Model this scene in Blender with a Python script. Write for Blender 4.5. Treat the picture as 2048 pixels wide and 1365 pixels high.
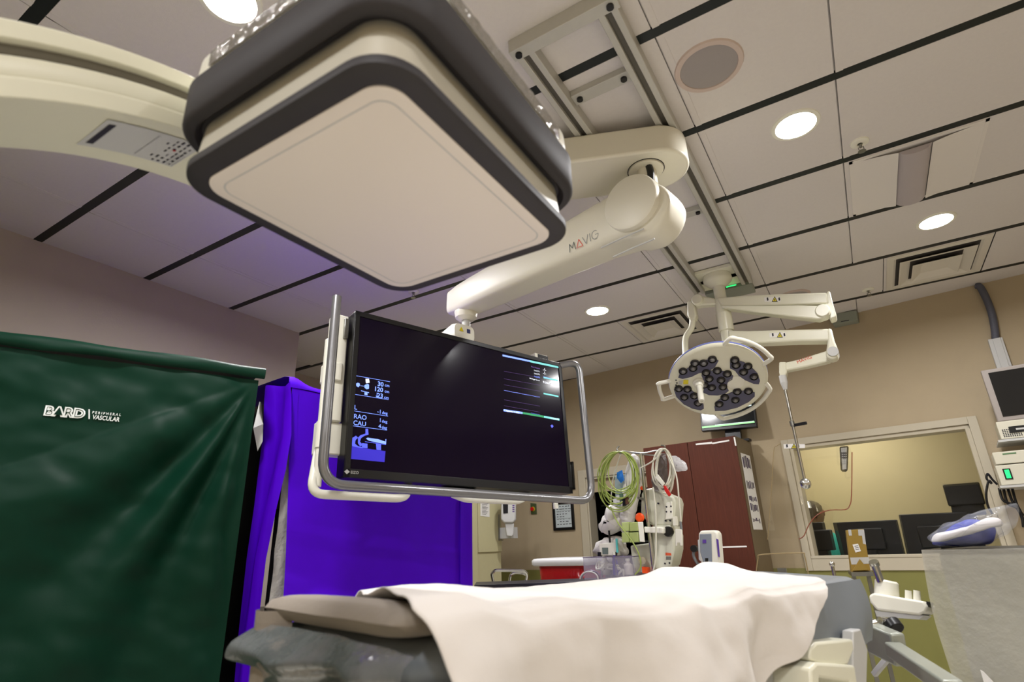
import bpy, bmesh, math, random
from mathutils import Vector, Matrix, noise
random.seed(7)
PI = math.pi
for o in list(bpy.data.objects): bpy.data.objects.remove(o)
SC = bpy.context.scene
C = SC.collection
ZC = 1.30                      # eye height
F_PX = 1122.2
ROLL, PITCH, YAW = -.03286, .35565, -.54086

def cam_axes():
    cr, sr, cp, sp, cy, sy = math.cos(ROLL), math.sin(ROLL), math.cos(PITCH), math.sin(PITCH), math.cos(YAW), math.sin(YAW)
    f = Vector((sy*cp, cy*cp, sp)); ri = Vector((cy, -sy, 0)); up = ri.cross(f)
    return ri*cr + up*sr, -ri*sr + up*cr, f
RI, UP, FW_ = cam_axes()
EYE = Vector((0, 0, ZC))
# ---------------------------------------------------------------- camera
cd = bpy.data.cameras.new('camera'); cam = bpy.data.objects.new('camera', cd); C.objects.link(cam)
cd.sensor_fit = 'HORIZONTAL'; cd.sensor_width = 36; cd.lens = F_PX/2048*36; cd.clip_start = .01; cd.clip_end = 60
m = Matrix((RI, UP, -FW_)).transposed().to_4x4(); m.translation = EYE
cam.matrix_world = m
cd.dof.use_dof = True; cd.dof.focus_distance = 3.6; cd.dof.aperture_fstop = 3.2
SC.camera = cam
# ---------------------------------------------------------------- world, exposure
w = bpy.data.worlds.new('world'); SC.world = w; w.use_nodes = True
w.node_tree.nodes['Background'].inputs[0].default_value = (.9, .92, 1, 1)
w.node_tree.nodes['Background'].inputs[1].default_value = 0.03
vs = SC.view_settings
vs.view_transform = 'Standard'; vs.look = 'None'; vs.gamma = 1; vs.use_curve_mapping = False; vs.exposure = 0.20
LAMP_W = 22.0

# ---------------------------------------------------------------- picking real planes with known depth
def ray(px, py):
    return RI*((px-1024)/F_PX) + UP*(-(py-682.5)/F_PX) + FW_
def PZ(px, py, z): d = ray(px, py); return EYE + d*((z-ZC)/d.z)
def PX(px, py, x): d = ray(px, py); return EYE + d*(x/d.x)
def PY(px, py, y): d = ray(px, py); return EYE + d*(y/d.y)

class Frame:
    """local x along u, y along v, z along n = u x v"""
    def __init__(s, o, u, v):
        s.o = Vector(o); s.u = Vector(u).normalized(); v = Vector(v); s.n = s.u.cross(v).normalized(); s.v = s.n.cross(s.u)
        s.M = Matrix((s.u, s.v, s.n)).transposed().to_4x4(); s.M.translation = s.o
    def at(s, px, py, off=0):
        d = ray(px, py); o = s.o + s.n*off
        P = EYE + d*((o-EYE).dot(s.n)/d.dot(s.n)); q = P - s.o
        return q.dot(s.u), q.dot(s.v)
    def W(s, a, b, c=0): return s.o + s.u*a + s.v*b + s.n*c

# ---------------------------------------------------------------- materials
MATS = {}
def lin(c): return tuple((x/255/12.92) if x/255 <= .04045 else ((x/255+.055)/1.055)**2.4 for x in c)
def mat(name, col, rough=.5, metal=0, spec=.5, noise_amt=0, nscale=30, bump=0, bscale=200, trans=0, alpha=1, emit=0, coat=0, sheen=0, ior=1.45, sss=0):
    """col: sRGB 0..255"""
    if name in MATS: return MATS[name]
    m = bpy.data.materials.new(name); MATS[name] = m; m.use_nodes = True
    nt = m.node_tree; b = nt.nodes['Principled BSDF']; c = (*lin(col), 1)
    b.inputs['Base Color'].default_value = c; b.inputs['Roughness'].default_value = rough
    b.inputs['Metallic'].default_value = metal; b.inputs['Specular IOR Level'].default_value = spec
    b.inputs['IOR'].default_value = ior
    b.inputs['Transmission Weight'].default_value = trans; b.inputs['Alpha'].default_value = alpha
    b.inputs['Coat Weight'].default_value = coat; b.inputs['Sheen Weight'].default_value = sheen
    if emit:
        b.inputs['Emission Color'].default_value = c; b.inputs['Emission Strength'].default_value = emit
    tc = nt.nodes.new('ShaderNodeTexCoord')
    if noise_amt:
        n = nt.nodes.new('ShaderNodeTexNoise'); n.inputs['Scale'].default_value = nscale; n.inputs['Detail'].default_value = 5
        nt.links.new(tc.outputs['Object'], n.inputs['Vector'])
        r = nt.nodes.new('ShaderNodeMapRange'); r.inputs[3].default_value = 1-noise_amt; r.inputs[4].default_value = 1+noise_amt
        nt.links.new(n.outputs[0], r.inputs[0])
        mx = nt.nodes.new('ShaderNodeVectorMath'); mx.operation = 'SCALE'; mx.inputs[0].default_value = c[:3]
        nt.links.new(r.outputs[0], mx.inputs['Scale']); nt.links.new(mx.outputs[0], b.inputs['Base Color'])
    if bump:
        n = nt.nodes.new('ShaderNodeTexNoise'); n.inputs['Scale'].default_value = bscale; n.inputs['Detail'].default_value = 4
        nt.links.new(tc.outputs['Object'], n.inputs['Vector'])
        bp = nt.nodes.new('ShaderNodeBump'); bp.inputs['Strength'].default_value = bump; bp.inputs['Distance'].default_value = .01
        nt.links.new(n.outputs[0], bp.inputs['Height']); nt.links.new(bp.outputs[0], b.inputs['Normal'])
    return m
def wood(name, col):
    m = mat(name, col, .5, spec=.3)
    nt = m.node_tree; b = nt.nodes['Principled BSDF']; tc = nt.nodes.new('ShaderNodeTexCoord')
    mp = nt.nodes.new('ShaderNodeMapping'); mp.inputs['Scale'].default_value = (140, 140, 5)
    n = nt.nodes.new('ShaderNodeTexNoise'); n.inputs['Scale'].default_value = 1; n.inputs['Detail'].default_value = 6
    cr = nt.nodes.new('ShaderNodeValToRGB'); l = lin(col)
    cr.color_ramp.elements[0].position = .3; cr.color_ramp.elements[0].color = (*[x*.82 for x in l], 1)
    cr.color_ramp.elements[1].position = .75; cr.color_ramp.elements[1].color = (*[x*1.15 for x in l], 1)
    nt.links.new(tc.outputs['Object'], mp.inputs[0]); nt.links.new(mp.outputs[0], n.inputs['Vector'])
    nt.links.new(n.outputs[0], cr.inputs[0]); nt.links.new(cr.outputs[0], b.inputs['Base Color'])
    return m
M_wall = mat('wall_paint', (176, 160, 132), .75, noise_amt=.05, nscale=6, bump=.08, bscale=120)
M_wallL = mat('side_wall_paint', (176, 164, 152), .75, noise_amt=.05, nscale=6, bump=.08, bscale=120)
M_olive = mat('olive_wainscot', (126, 124, 66), .6, noise_amt=.08, nscale=8, bump=.05)
M_ceil = mat('ceiling_tile', (214, 208, 204), .8, noise_amt=.04, nscale=60, bump=.1, bscale=300)
M_seam = mat('tile_seam', (150, 140, 128), .8)
M_strip = mat('black_channel', (14, 22, 22), .45)
M_floor = mat('floor_vinyl', (216, 212, 200), .35, noise_amt=.12, nscale=4)
M_trim = mat('casing_paint', (188, 179, 158), .45)
M_white = mat('white_plastic', (232, 230, 216), .35, noise_amt=.03, nscale=10)
M_cream = mat('cream_enamel', (224, 222, 202), .3, noise_amt=.03, nscale=8)
M_arm = mat('arm_enamel', (222, 218, 202), .4, coat=.0, noise_amt=.02, nscale=8)
M_lgrey = mat('light_grey_plastic', (190, 190, 188), .4)
M_grey = mat('grey_plastic', (120, 122, 122), .45)
M_dark = mat('dark_rubber', (46, 43, 46), .6, noise_amt=.1, nscale=12)
M_black = mat('black_plastic', (14, 14, 16), .35)
M_brk = mat('bracket_greygreen', (158, 162, 152), .34, metal=.25)
M_chrome = mat('chrome', (205, 205, 200), .18, metal=1)
M_steel = mat('brushed_steel', (150, 150, 145), .32, metal=1, noise_amt=.08, nscale=60)
M_tube = mat('grey_painted_tube', (138, 138, 140), .3, metal=.6)
M_alu = mat('aluminium_rail', (188, 186, 178), .4, metal=.1, noise_amt=.05, nscale=40)
M_railin = mat('rail_inside', (96, 92, 84), .5, metal=.4)
M_red = mat('red_plastic', (200, 25, 20), .35)
M_orange = mat('orange_plastic', (235, 80, 15), .4)
M_paper = mat('paper', (232, 230, 226), .7)
M_ink = mat('ink', (40, 38, 48), .7)
M_yellow = mat('yellow_label', (222, 205, 30), .5)
M_glass = mat('window_glass', (235, 245, 240), .02, trans=1, alpha=.10, spec=.5)
M_acryl = mat('clear_acrylic', (225, 220, 190), .03, trans=1, alpha=.10)
M_amber = mat('acrylic_edge', (150, 80, 60), .2, alpha=.75)
M_sheet = mat('white_drape', (212, 206, 200), .8, noise_amt=.015, nscale=5, bump=.05, bscale=90, sheen=.2)
M_pillow = mat('cream_linen', (134, 124, 112), .8, bump=.1, bscale=80)
M_matt = mat('grey_vinyl_mattress', (118, 124, 130), .38, noise_amt=.08, nscale=9)
M_blue = mat('royal_blue', (30, 46, 160), .6)

# ---------------------------------------------------------------- mesh builder
class MB:
    def __init__(s, M=None): s.v = []; s.f = []; s.mi = []; s.M = M or Matrix.Identity(4); s.k = 0
    def add(s, vs, fs, M=None):
        n = len(s.v); MM = s.M @ M if M else s.M
        s.v += [MM @ Vector(p) for p in vs]
        s.f += [tuple(i+n for i in f) for f in fs]; s.mi += [s.k]*len(fs)
        return s
    def box(s, x0, x1, y0, y1, z0, z1, M=None):
        vs = [(x, y, z) for x in (x0, x1) for y in (y0, y1) for z in (z0, z1)]
        return s.add(vs, [(0,1,3,2),(4,6,7,5),(0,4,5,1),(2,3,7,6),(0,2,6,4),(1,5,7,3)], M)
    def prism(s, pts, z0, z1, M=None):
        n = len(pts); a = sum(pts[i][0]*pts[(i+1)%n][1]-pts[(i+1)%n][0]*pts[i][1] for i in range(n))
        if a < 0: pts = pts[::-1]
        vs = [(p[0], p[1], z0) for p in pts] + [(p[0], p[1], z1) for p in pts]
        fs = [tuple(range(n-1, -1, -1)), tuple(range(n, 2*n))] + [(i, (i+1)%n, n+(i+1)%n, n+i) for i in range(n)]
        return s.add(vs, fs, M)
    def layers(s, rings, M=None, cap=True):
        """rings: list of equal-length loops (closed) of 3-D points"""
        n = len(rings[0]); vs = [p for r in rings for p in r]; fs = []
        for k in range(len(rings)-1):
            for i in range(n):
                j = (i+1) % n; fs.append((k*n+i, k*n+j, (k+1)*n+j, (k+1)*n+i))
        if cap:
            fs.append(tuple(range(n-1, -1, -1))); fs.append(tuple((len(rings)-1)*n+i for i in range(n)))
        return s.add(vs, fs, M)
    def cyl(s, a, b, r, r2=None, n=20, cap=True):
        a = Vector(a); b = Vector(b); r2 = r if r2 is None else r2
        d = (b-a).normalized(); t = d.orthogonal().normalized(); q = d.cross(t)
        ring = lambda c, rr: [c + (t*math.cos(2*PI*i/n) + q*math.sin(2*PI*i/n))*rr for i in range(n)]
        return s.layers([ring(a, r), ring(b, r2)], cap=cap)
    def lathe(s, prof, M=None, n=32):
        """prof: (r, z) pairs"""
        rings = [[(r*math.cos(2*PI*i/n), r*math.sin(2*PI*i/n), z) for i in range(n)] for r, z in prof]
        return s.layers(rings, M)
    def tube(s, pts, r, n=10, closed=False, sub=0):
        pts = [Vector(p) for p in pts]
        if sub: pts = smooth(pts, sub, closed)
        rings = []; up = None; N = len(pts)
        for i, p in enumerate(pts):
            a = pts[(i-1) % N] if (closed or i) else p; b = pts[(i+1) % N] if (closed or i < N-1) else p
            d = (b-a).normalized()
            if up is None: up = d.orthogonal().normalized()
            up = (up - d*up.dot(d)).normalized(); q = d.cross(up)
            rr = r(i/(N-1)) if callable(r) else r
            rings.append([p + (up*math.cos(2*PI*k/n) + q*math.sin(2*PI*k/n))*rr for k in range(n)])
        if closed:
            vs = [p for rg in rings for p in rg]; fs = []
            for k in range(N):
                for i in range(n):
                    j = (i+1) % n; k2 = (k+1) % N; fs.append((k*n+i, k*n+j, k2*n+j, k2*n+i))
            return s.add(vs, fs)
        return s.layers(rings)
    def sphere(s, c, r, M=None, n=16, sc=(1,1,1)):
        m = n//2; prof = [(max(r*math.sin(PI*i/m), 1e-5), -r*math.cos(PI*i/m)) for i in range(m+1)]
        T = Matrix.Translation(c) @ Matrix.Diagonal((*sc, 1))
        return s.lathe(prof, (M @ T) if M else T, n)
    def grid(s, fn, na, nb, M=None):
        vs = [fn(i/na, j/nb) for j in range(nb+1) for i in range(na+1)]
        fs = [(j*(na+1)+i, j*(na+1)+i+1, (j+1)*(na+1)+i+1, (j+1)*(na+1)+i) for j in range(nb) for i in range(na)]
        return s.add(vs, fs, M)

def smooth(pts, sub, closed=False):
    out = []; N = len(pts); rng = N if closed else N-1
    for i in range(rng):
        p0 = pts[(i-1) % N] if (closed or i) else pts[0]; p1 = pts[i]; p2 = pts[(i+1) % N]
        p3 = pts[(i+2) % N] if (closed or i+2 < N) else pts[-1]
        for k in range(sub):
            t = k/sub
            out.append(.5*((2*p1) + (p2-p0)*t + (2*p0-5*p1+4*p2-p3)*t*t + (3*p1-p0-3*p2+p3)*t**3))
    if not closed: out.append(pts[-1])
    return out
def fillet(pts, r, n=6, closed=False):
    """round the corners of a polyline"""
    pts = [Vector(p) for p in pts]; out = []; N = len(pts)
    for i, p in enumerate(pts):
        if not closed and i in (0, N-1): out.append(p); continue
        a = pts[(i-1) % N]; b = pts[(i+1) % N]
        rr = min(r, (a-p).length*.49, (b-p).length*.49)
        A = p + (a-p).normalized()*rr; B = p + (b-p).normalized()*rr
        for k in range(n+1):
            t = k/n; out.append(A*(1-t)**2 + p*2*t*(1-t) + B*t*t)
    return out
def rrect(x0, x1, y0, y1, r, n=8):
    out = []
    for cx, cy, a0 in ((x1-r, y1-r, 0), (x0+r, y1-r, 90), (x0+r, y0+r, 180), (x1-r, y0+r, 270)):
        for k in range(n+1):
            a = math.radians(a0+90*k/n); out.append((cx+r*math.cos(a), cy+r*math.sin(a)))
    return out

def obj(name, mb, mats, parent=None, bevel=0, flat=False, ang=40, seg=2, sub=0):
    me = bpy.data.meshes.new(name); me.from_pydata([tuple(v) for v in mb.v], [], mb.f)
    if not isinstance(mats, (list, tuple)): mats = [mats]
    for m_ in mats: me.materials.append(m_)
    me.polygons.foreach_set('material_index', [min(i, len(mats)-1) for i in mb.mi])
    me.validate(); me.update()
    bm = bmesh.new(); bm.from_mesh(me); bmesh.ops.recalc_face_normals(bm, faces=bm.faces); bm.to_mesh(me); bm.free()
    if not flat:
        me.shade_smooth(); me.set_sharp_from_angle(angle=math.radians(ang))
    o = bpy.data.objects.new(name, me); C.objects.link(o)
    if bevel:
        b = o.modifiers.new('bevel', 'BEVEL'); b.width = bevel; b.segments = seg; b.limit_method = 'ANGLE'; b.angle_limit = math.radians(35)
        b.harden_normals = False
    if sub:
        s_ = o.modifiers.new('sub', 'SUBSURF'); s_.levels = sub; s_.render_levels = sub
    if parent is not None:
        root = parent
        o.parent = parent
        T = Matrix.Identity(4) if parent.parent else Matrix.Translation(parent.location)
        o.matrix_parent_inverse = T.inverted()
    return o
def tag(o, label, cat, group=None, kind=None):
    if label: o['label'] = label
    if cat: o['category'] = cat
    if group: o['group'] = group
    if kind: o['kind'] = kind
    return o
def thing(name, label, cat, loc, group=None):
    o = bpy.data.objects.new(name, None); C.objects.link(o); o.location = loc; o.empty_display_size = .05
    return tag(o, label, cat, group)
def struct(name, mb, m_, bevel=0, flat=False):
    o = obj(name, mb, m_, None, bevel, flat); o['kind'] = 'structure'; return o
def dup(root, delta, label=None):
    c = root.copy(); C.objects.link(c); c.location = root.location + Vector(delta)
    if label: c['label'] = label
    for ch in list(root.children):
        d = ch.copy(); C.objects.link(d); d.parent = c
        for g in list(ch.children):
            e = g.copy(); C.objects.link(e); e.parent = d
    return c
def text_mb(mb, s, size, M, sx=1.0, align='LEFT', depth=.0006, bold=0):
    """lettering as mesh, appended to mb in frame M (x right, y up)"""
    cu = bpy.data.curves.new('lettering', 'FONT'); cu.body = s; cu.size = size; cu.align_x = align; cu.extrude = depth; cu.offset = bold; cu.resolution_u = 3
    o = bpy.data.objects.new('lettering', cu); C.objects.link(o)
    bpy.context.view_layer.update()
    me = bpy.data.meshes.new_from_object(o.evaluated_get(bpy.context.evaluated_depsgraph_get()))
    mb.add([(v.co.x*sx, v.co.y, v.co.z) for v in me.vertices], [tuple(p.vertices) for p in me.polygons], M)
    bpy.data.objects.remove(o); bpy.data.meshes.remove(me); bpy.data.curves.remove(cu)
T3 = lambda x, y, z=0: Matrix.Translation((x, y, z))
RX = lambda a: Matrix.Rotation(math.radians(a), 4, 'X')
RY = lambda a: Matrix.Rotation(math.radians(a), 4, 'Y')
RZ = lambda a: Matrix.Rotation(math.radians(a), 4, 'Z')

# ================================================================= THE ROOM
ZCEIL = ZC + 1.8
XL = -3.87
XR = 2.6; YB = -2.2
Fw = Frame((0, 5.341, 0), (1, -.1087, 0), (0, 0, 1))     # far wall; n points into the room
def fwx(x): return 5.341 - .1087*x
# floor and ceiling
struct('floor', MB().box(-6, XR+.2, YB-.2, 7.9, -.1, 0), M_floor)
# ceiling: tiles between black channels
SP = .6615; S0 = 2.253 - 1.84*0.0
strips = [-1.60, -.94, -.28, .38, 1.03, 1.645, 2.265, 2.915, 3.57, 4.265, 4.955, 5.63]          # y of each channel
mb = MB(); seam = MB()
SEAMS = [-4.5, -3.3, -2.1, -.93, -.325, .245, 1.45, 2.65]
sw = .021
mb.box(-6, XR+.2, YB-.2, 7.9, ZCEIL+.012, ZCEIL+.1)
ends = strips
for i in range(len(ends)-1):
    y0, y1 = ends[i]+sw, ends[i+1]-sw
    xs = list(SEAMS)
    if i == 9: xs = [-4.5, -3.3, -2.1, -1.52, -.93, -.325, .43, 1.04, 1.7, 2.65]
    for k in range(len(xs)-1):
        mb.box(xs[k]+.003, xs[k+1]-.003, y0+.002, y1-.002, ZCEIL, ZCEIL+.02)
        mb.box(xs[k]+.003, xs[k]+.03, y0+.001, y1-.001, ZCEIL-.002, ZCEIL+.01)
        mb.box(xs[k]+.03, xs[k+1]-.003, y0+.001, y0+.03, ZCEIL-.0015, ZCEIL+.01)
mb.box(-4.85, XR, 5.65, 6.4, ZCEIL, ZCEIL+.02)
struct('ceiling', mb, M_ceil, flat=True)
for i, y in enumerate(ends):
    q = MB().box(XL if y < 2.9 else -4.85, XR, y-sw, y+sw, ZCEIL-.001, ZCEIL+.014)
    struct('trim_%d' % (i+1), q, M_strip)
# walls
struct('wall_left', MB().box(XL-.15, XL, YB, 2.9, 0, ZCEIL+.02).box(-4.9, XL-.15, 2.78, 2.9, 0, ZCEIL+.02)
       .box(-5.0, -4.85, 2.8, 6.2, 0, ZCEIL+.02), M_wallL)
struct('wall_right', MB().box(XR, XR+.15, YB, 5.4, 0, ZCEIL+.02), M_wall)
struct('wall_back', MB().box(-4.1, XR+.15, YB-.15, YB, 0, ZCEIL+.02), M_wall)
# far wall with door and window openings (local frame: x along wall, y up, z out of the wall)
wx0, wx1, wz0, wz1 = -.495, .745, 1.155, 2.06
dx0, dx1, dz1 = -2.53, -1.70, 1.985
f = MB(Fw.M)
T_ = -.14
for a, b, c, d in ((-5.05, dx0, 0, ZCEIL+.02), (dx0, dx1, dz1, ZCEIL+.02), (dx1, wx0, 0, ZCEIL+.02), (wx0, wx1, 0, wz0), (wx0, wx1, wz1, ZCEIL+.02), (wx1, XR+.1, 0, ZCEIL+.02)):
    f.box(a, b, c, d, T_, 0)
struct('wall_far', f, M_wall)
f = MB(Fw.M).box(-5.0, dx0-.1, 0, 1.085, 0, .006).box(dx1+.1, XR, 0, 1.085, 0, .006)
struct('trim_20', f, M_olive)
f = MB(Fw.M).box(-5.0, dx0-.1, 0, .1, .006, .018).box(dx1+.1, XR, 0, .1, .006, .018)
struct('baseboard_far', f, M_dark)
# window: casing, sill and pane
f = MB(Fw.M)
cw = .055
for a, b, c, d in ((wx0-cw, wx0, wz0-.09, wz1+cw), (wx1, wx1+cw, wz0-.09, wz1+cw), (wx0, wx1, wz1, wz1+cw), (wx0, wx1, wz0-.09, wz0)):
    f.box(a, b, c, d, 0, .018)
f.box(wx0, wx0+.03, wz0, wz1, T_, .004).box(wx1-.03, wx1, wz0, wz1, T_, .004).box(wx0, wx1, wz1-.03, wz1, T_, .004).box(wx0, wx1, wz0, wz0+.02, T_, .022)
wn = struct('window_1', f, M_trim, bevel=.003)
obj('window_pane', MB(Fw.M).box(wx0+.02, wx1-.02, wz0+.01, wz1-.02, -.07, -.064), M_glass, wn)
f = MB(Fw.M)
for a, b, c, d in ((dx0-.085, dx0, 0, dz1+.085), (dx1, dx1+.085, 0, dz1+.085), (dx0, dx1, dz1, dz1+.085)):
    f.box(a, b, c, d, 0, .02)
f.box(dx0, dx0+.02, 0, dz1, T_, .01).box(dx1-.02, dx1, 0, dz1, T_, .01).box(dx0, dx1, dz1-.02, dz1, T_, .01)
struct('door_1', f, M_trim, bevel=.004)
# control room behind the window, store room behind the door
f = MB(Fw.M).box(-1.2, 2.6, 0, 3, -1.95, -1.85).box(-1.3, -1.2, 0, 3, -1.95, T_).box(2.6, 2.7, 0, 3, -1.95, T_)
struct('wall_control', f, mat('control_room_paint', (226, 214, 172), .8, noise_amt=.04, nscale=5))
struct('trim_21', MB(Fw.M).box(-1.3, 2.7, 2.72, 2.8, -1.95, T_-.01), M_ceil)
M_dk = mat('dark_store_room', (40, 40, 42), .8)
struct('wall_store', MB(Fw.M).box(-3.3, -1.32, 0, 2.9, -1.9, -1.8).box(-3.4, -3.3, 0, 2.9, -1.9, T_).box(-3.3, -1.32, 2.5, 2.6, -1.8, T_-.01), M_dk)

# ---------------------------------------------------------------- ceiling lamps
M_disk = mat('lamp_lens', (255, 250, 240), .5, emit=28)
M_troff = mat('lamp_off', (222, 216, 210), .5)
def light_disk(name, x, y, label, group='recessed downlights', lamp=True, r=.087, k=1.0):
    t = thing(name, label, 'ceiling light', (x, y, ZCEIL), group)
    M = T3(x, y, ZCEIL)
    obj('trim_ring', MB(M).lathe([(r+.018, 0), (r+.016, -.006), (r, -.008), (r-.002, -.004), (r-.002, 0)]), M_white, t)
    obj('lens', MB(M).lathe([(.0001, -.003), (r, -.004), (r, -.001), (.0001, -.001)]), M_disk, t)
    if lamp:
        ld = bpy.data.lights.new('downlight_beam', 'AREA'); ld.shape = 'DISK'; ld.size = r*2; ld.energy = LAMP_W*k; ld.color = (1, .985, .99); ld.spread = math.radians(165)
        lo = bpy.data.objects.new('downlight_beam', ld); C.objects.link(lo); lo.location = (x, y, ZCEIL-.012)
        lo.parent = t; lo.matrix_parent_inverse = Matrix.Translation(t.location).inverted()
    return t
light_disk('downlight', .07, 2.49, 'lit round downlight on the right, just beside a small ceiling sprinkler')
light_disk('downlight', .70, 3.90, 'lit round downlight near the right frame edge, just above the square air vent')
light_disk('downlight', -1.56, 3.96, 'small lit round downlight in the middle distance above the monitor arm and monitor')
light_disk('downlight', -1.51, .71, 'lit round downlight cut by the top frame edge at upper left')
for x, y in ((1.65, .7), (.07, -.9), (-1.51, -1.2), (1.65, -1.0)):
    light_disk('downlight', x, y, 'lit round downlight outside the frame', 'downlights outside the frame')
light_disk('downlight', -2.40, 1.72, 'round downlight above the racks, hidden behind the overhead detector')
light_disk('downlight', -3.05, 3.95, 'round downlight in the alcove corner, hidden behind the large monitor', k=.5)
def area(name, loc, size, e, col, rot=(0, 0, 0)):
    ld = bpy.data.lights.new(name, 'AREA'); ld.size = size; ld.energy = e; ld.color = col
    lo = bpy.data.objects.new(name, ld); C.objects.link(lo); lo.location = loc; lo.rotation_euler = rot; return lo
area('control_room_lamp', Fw.W(-.25, 2.68, -1.05), .7, 13, (1, .93, .82))
# ================================================================= CEILING FITTINGS
def ceil_speaker(x, y, r, label):
    t = thing('ceiling_speaker', label, 'speaker', (x, y, ZCEIL), 'ceiling speakers'); M = T3(x, y, ZCEIL)
    obj('rim', MB(M).lathe([(r, 0), (r-.004, -.008), (r*.83, -.009), (r*.82, -.004), (r*.82, 0)]), mat('speaker_rim', (200, 182, 172), .5), t)
    obj('grille', MB(M).lathe([(.0001, -.007), (r*.5, -.007), (r*.82, -.005), (r*.82, -.001), (.0001, -.001)]), mat('speaker_grille', (196, 188, 186), .6, bump=.8, bscale=700), t)
p = PZ(1417, 133, ZCEIL); ceil_speaker(p.x, p.y, .135, 'round grey speaker grille set in the ceiling, to the right of the rails')
p = PZ(1588, 592, ZCEIL); ceil_speaker(p.x, p.y, .12, 'round speaker grille in the ceiling above the upper light boom arm')
def sprinkler(x, y, label):
    t = thing('fire_sprinkler', label, 'sprinkler', (x, y, ZCEIL), 'fire sprinklers'); M = T3(x, y, ZCEIL)
    obj('escutcheon', MB(M).lathe([(.042, 0), (.04, -.006), (.02, -.014), (.012, -.012), (.012, 0)]), M_white, t)
    q = MB(M).cyl((0, 0, 0), (0, 0, -.03), .007).cyl((0, 0, -.052), (0, 0, -.054), .018)
    q.tube([(-.01, 0, -.028), (-.011, 0, -.04), (-.002, 0, -.052)], .0022).tube([(.01, 0, -.028), (.011, 0, -.04), (.002, 0, -.052)], .0022)
    obj('sprinkler_head', q, M_steel, t)
sprinkler(.32, 2.80, 'small white sprinkler beside the large right-hand downlight')
sprinkler(.33, 4.82, 'small sprinkler left of the right-hand air vent')
sprinkler(-2.53, 2.83, 'small sprinkler in the purple-tinted ceiling just below the overhead flat detector')
M_vent = mat('vent_enamel', (214, 208, 196), .45)
M_ventdk = mat('vent_inside', (60, 56, 54), .8)
def vent(x0, x1, y0, y1, label):
    cx, cy = (x0+x1)/2, (y0+y1)/2; t = thing('ceiling_vent', label, 'air vent', (cx, cy, ZCEIL), 'ceiling air vents')
    hx, hy = (x1-x0)/2, (y1-y0)/2; M = T3(cx, cy, ZCEIL)
    def ring(k, z): return [(-hx*k, -hy*k, z), (hx*k, -hy*k, z), (hx*k, hy*k, z), (-hx*k, hy*k, z)]
    obj('outer_frame', MB(M).layers([ring(1, .001), ring(1, -.006), ring(.86, -.008), ring(.80, .0), ring(.82, .001)], cap=False), M_vent, t, flat=True)
    obj('duct', MB(M).layers([ring(.82, -.0015), ring(.82, .001)]), M_ventdk, t, flat=True)
    obj('cone', MB(M).layers([ring(.52, -.004), ring(.72, -.024), ring(.75, -.024), ring(.55, -.004)], cap=False), M_vent, t, flat=True)
    obj('centre_plate', MB(M).layers([ring(.30, -.006), ring(.49, -.034), ring(.47, -.036), ring(.28, -.009)]), M_vent, t, flat=True)
vent(.45, 1.03, 4.295, 4.925, 'square louvred air vent in the ceiling at right, under the far downlight')
vent(-1.50, -.94, 4.295, 4.925, 'square louvred air vent in the ceiling left of the surgical light boom')
# troffer, switched off
t = thing('ceiling_troffer', 'unlit recessed white panel light with a long centre basket, at upper right', 'ceiling light', (.55, 3.24, ZCEIL))
x0, x1, y0, y1 = .27, .84, 2.945, 3.54
q = MB().box(x0, x1, y0, y0+.02, ZCEIL-.005, ZCEIL+.001).box(x0, x1, y1-.02, y1, ZCEIL-.005, ZCEIL+.001).box(x0, x0+.015, y0, y1, ZCEIL-.005, ZCEIL+.001).box(x1-.015, x1, y0, y1, ZCEIL-.005, ZCEIL+.001)
obj('frame', q, M_troff, t)
n_ = 8
def wing(xa, xb):
    return MB().grid(lambda a, b: (xa+(xb-xa)*a, y0+.02+(y1-y0-.04)*b, ZCEIL-.004-.012*math.sin(PI*a)*.0 - .02*a*a), n_, 2)
obj('reflector', wing(x0+.01, .48), M_troff, t); obj('reflector', wing(x1-.01, .62), M_troff, t)
obj('basket', MB().prism([(.48+.14*k/8, -.016-.03*math.sin(PI*k/8)**.5) for k in range(9)], y0+.03, y1-.03, Matrix(((1, 0, 0, 0), (0, 0, 1, 0), (0, 1, 0, ZCEIL), (0, 0, 0, 1)))),
    mat('perforated_basket', (196, 186, 186), .55, bump=.6, bscale=600), t)
# ceiling rails
RZT, RZB = ZCEIL, ZCEIL-.062
def rail(name, x0, x1, ya, yb, label):
    t = thing(name, label, 'ceiling rail', ((x0+x1)/2, ya, RZT), 'monitor suspension rails')
    xm = (x0+x1)/2
    q = MB().box(x0, xm-.012, ya, yb, RZB, RZT).box(xm+.012, x1, ya, yb, RZB, RZT)
    obj('profile', q, M_alu, t, bevel=.003)
    obj('track_groove', MB().box(xm-.012, xm+.012, ya+.002, yb-.002, RZB+.018, RZT), M_railin, t)
rail('ceiling_rail', -.79, -.715, 1.42, 4.0, 'left one of the two aluminium ceiling rails carrying the monitor arm')
rail('ceiling_rail', -.46, -.385, 1.42, 4.02, 'right one of the two aluminium ceiling rails, ending by the surgical light mount')
def crossbar(y, label, w_=.06, z0=RZT-.03, z1=RZT, x0=-.715, x1=-.46, knob=True):
    t = thing('rail_crossbar', label, 'rail bracket', (-.59, y, RZT), 'rail crossbars')
    obj('plate', MB().box(x0, x1, y-w_/2, y+w_/2, z0, z1), M_alu, t, bevel=.002)
    if knob:
        for x in (x0+.03, x1-.03): obj('bolt', MB().cyl((x, y, z0-.01), (x, y, z0), .013), M_black, t)
crossbar(1.40, 'grey end bracket closing the near end of the two ceiling rails', .05, RZB, RZT, -.80, -.375)
crossbar(1.76, 'flat crossbar with two black bolts between the rails, nearest the camera')
crossbar(2.92, 'flat crossbar between the rails just beyond the monitor arm hub')
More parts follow.
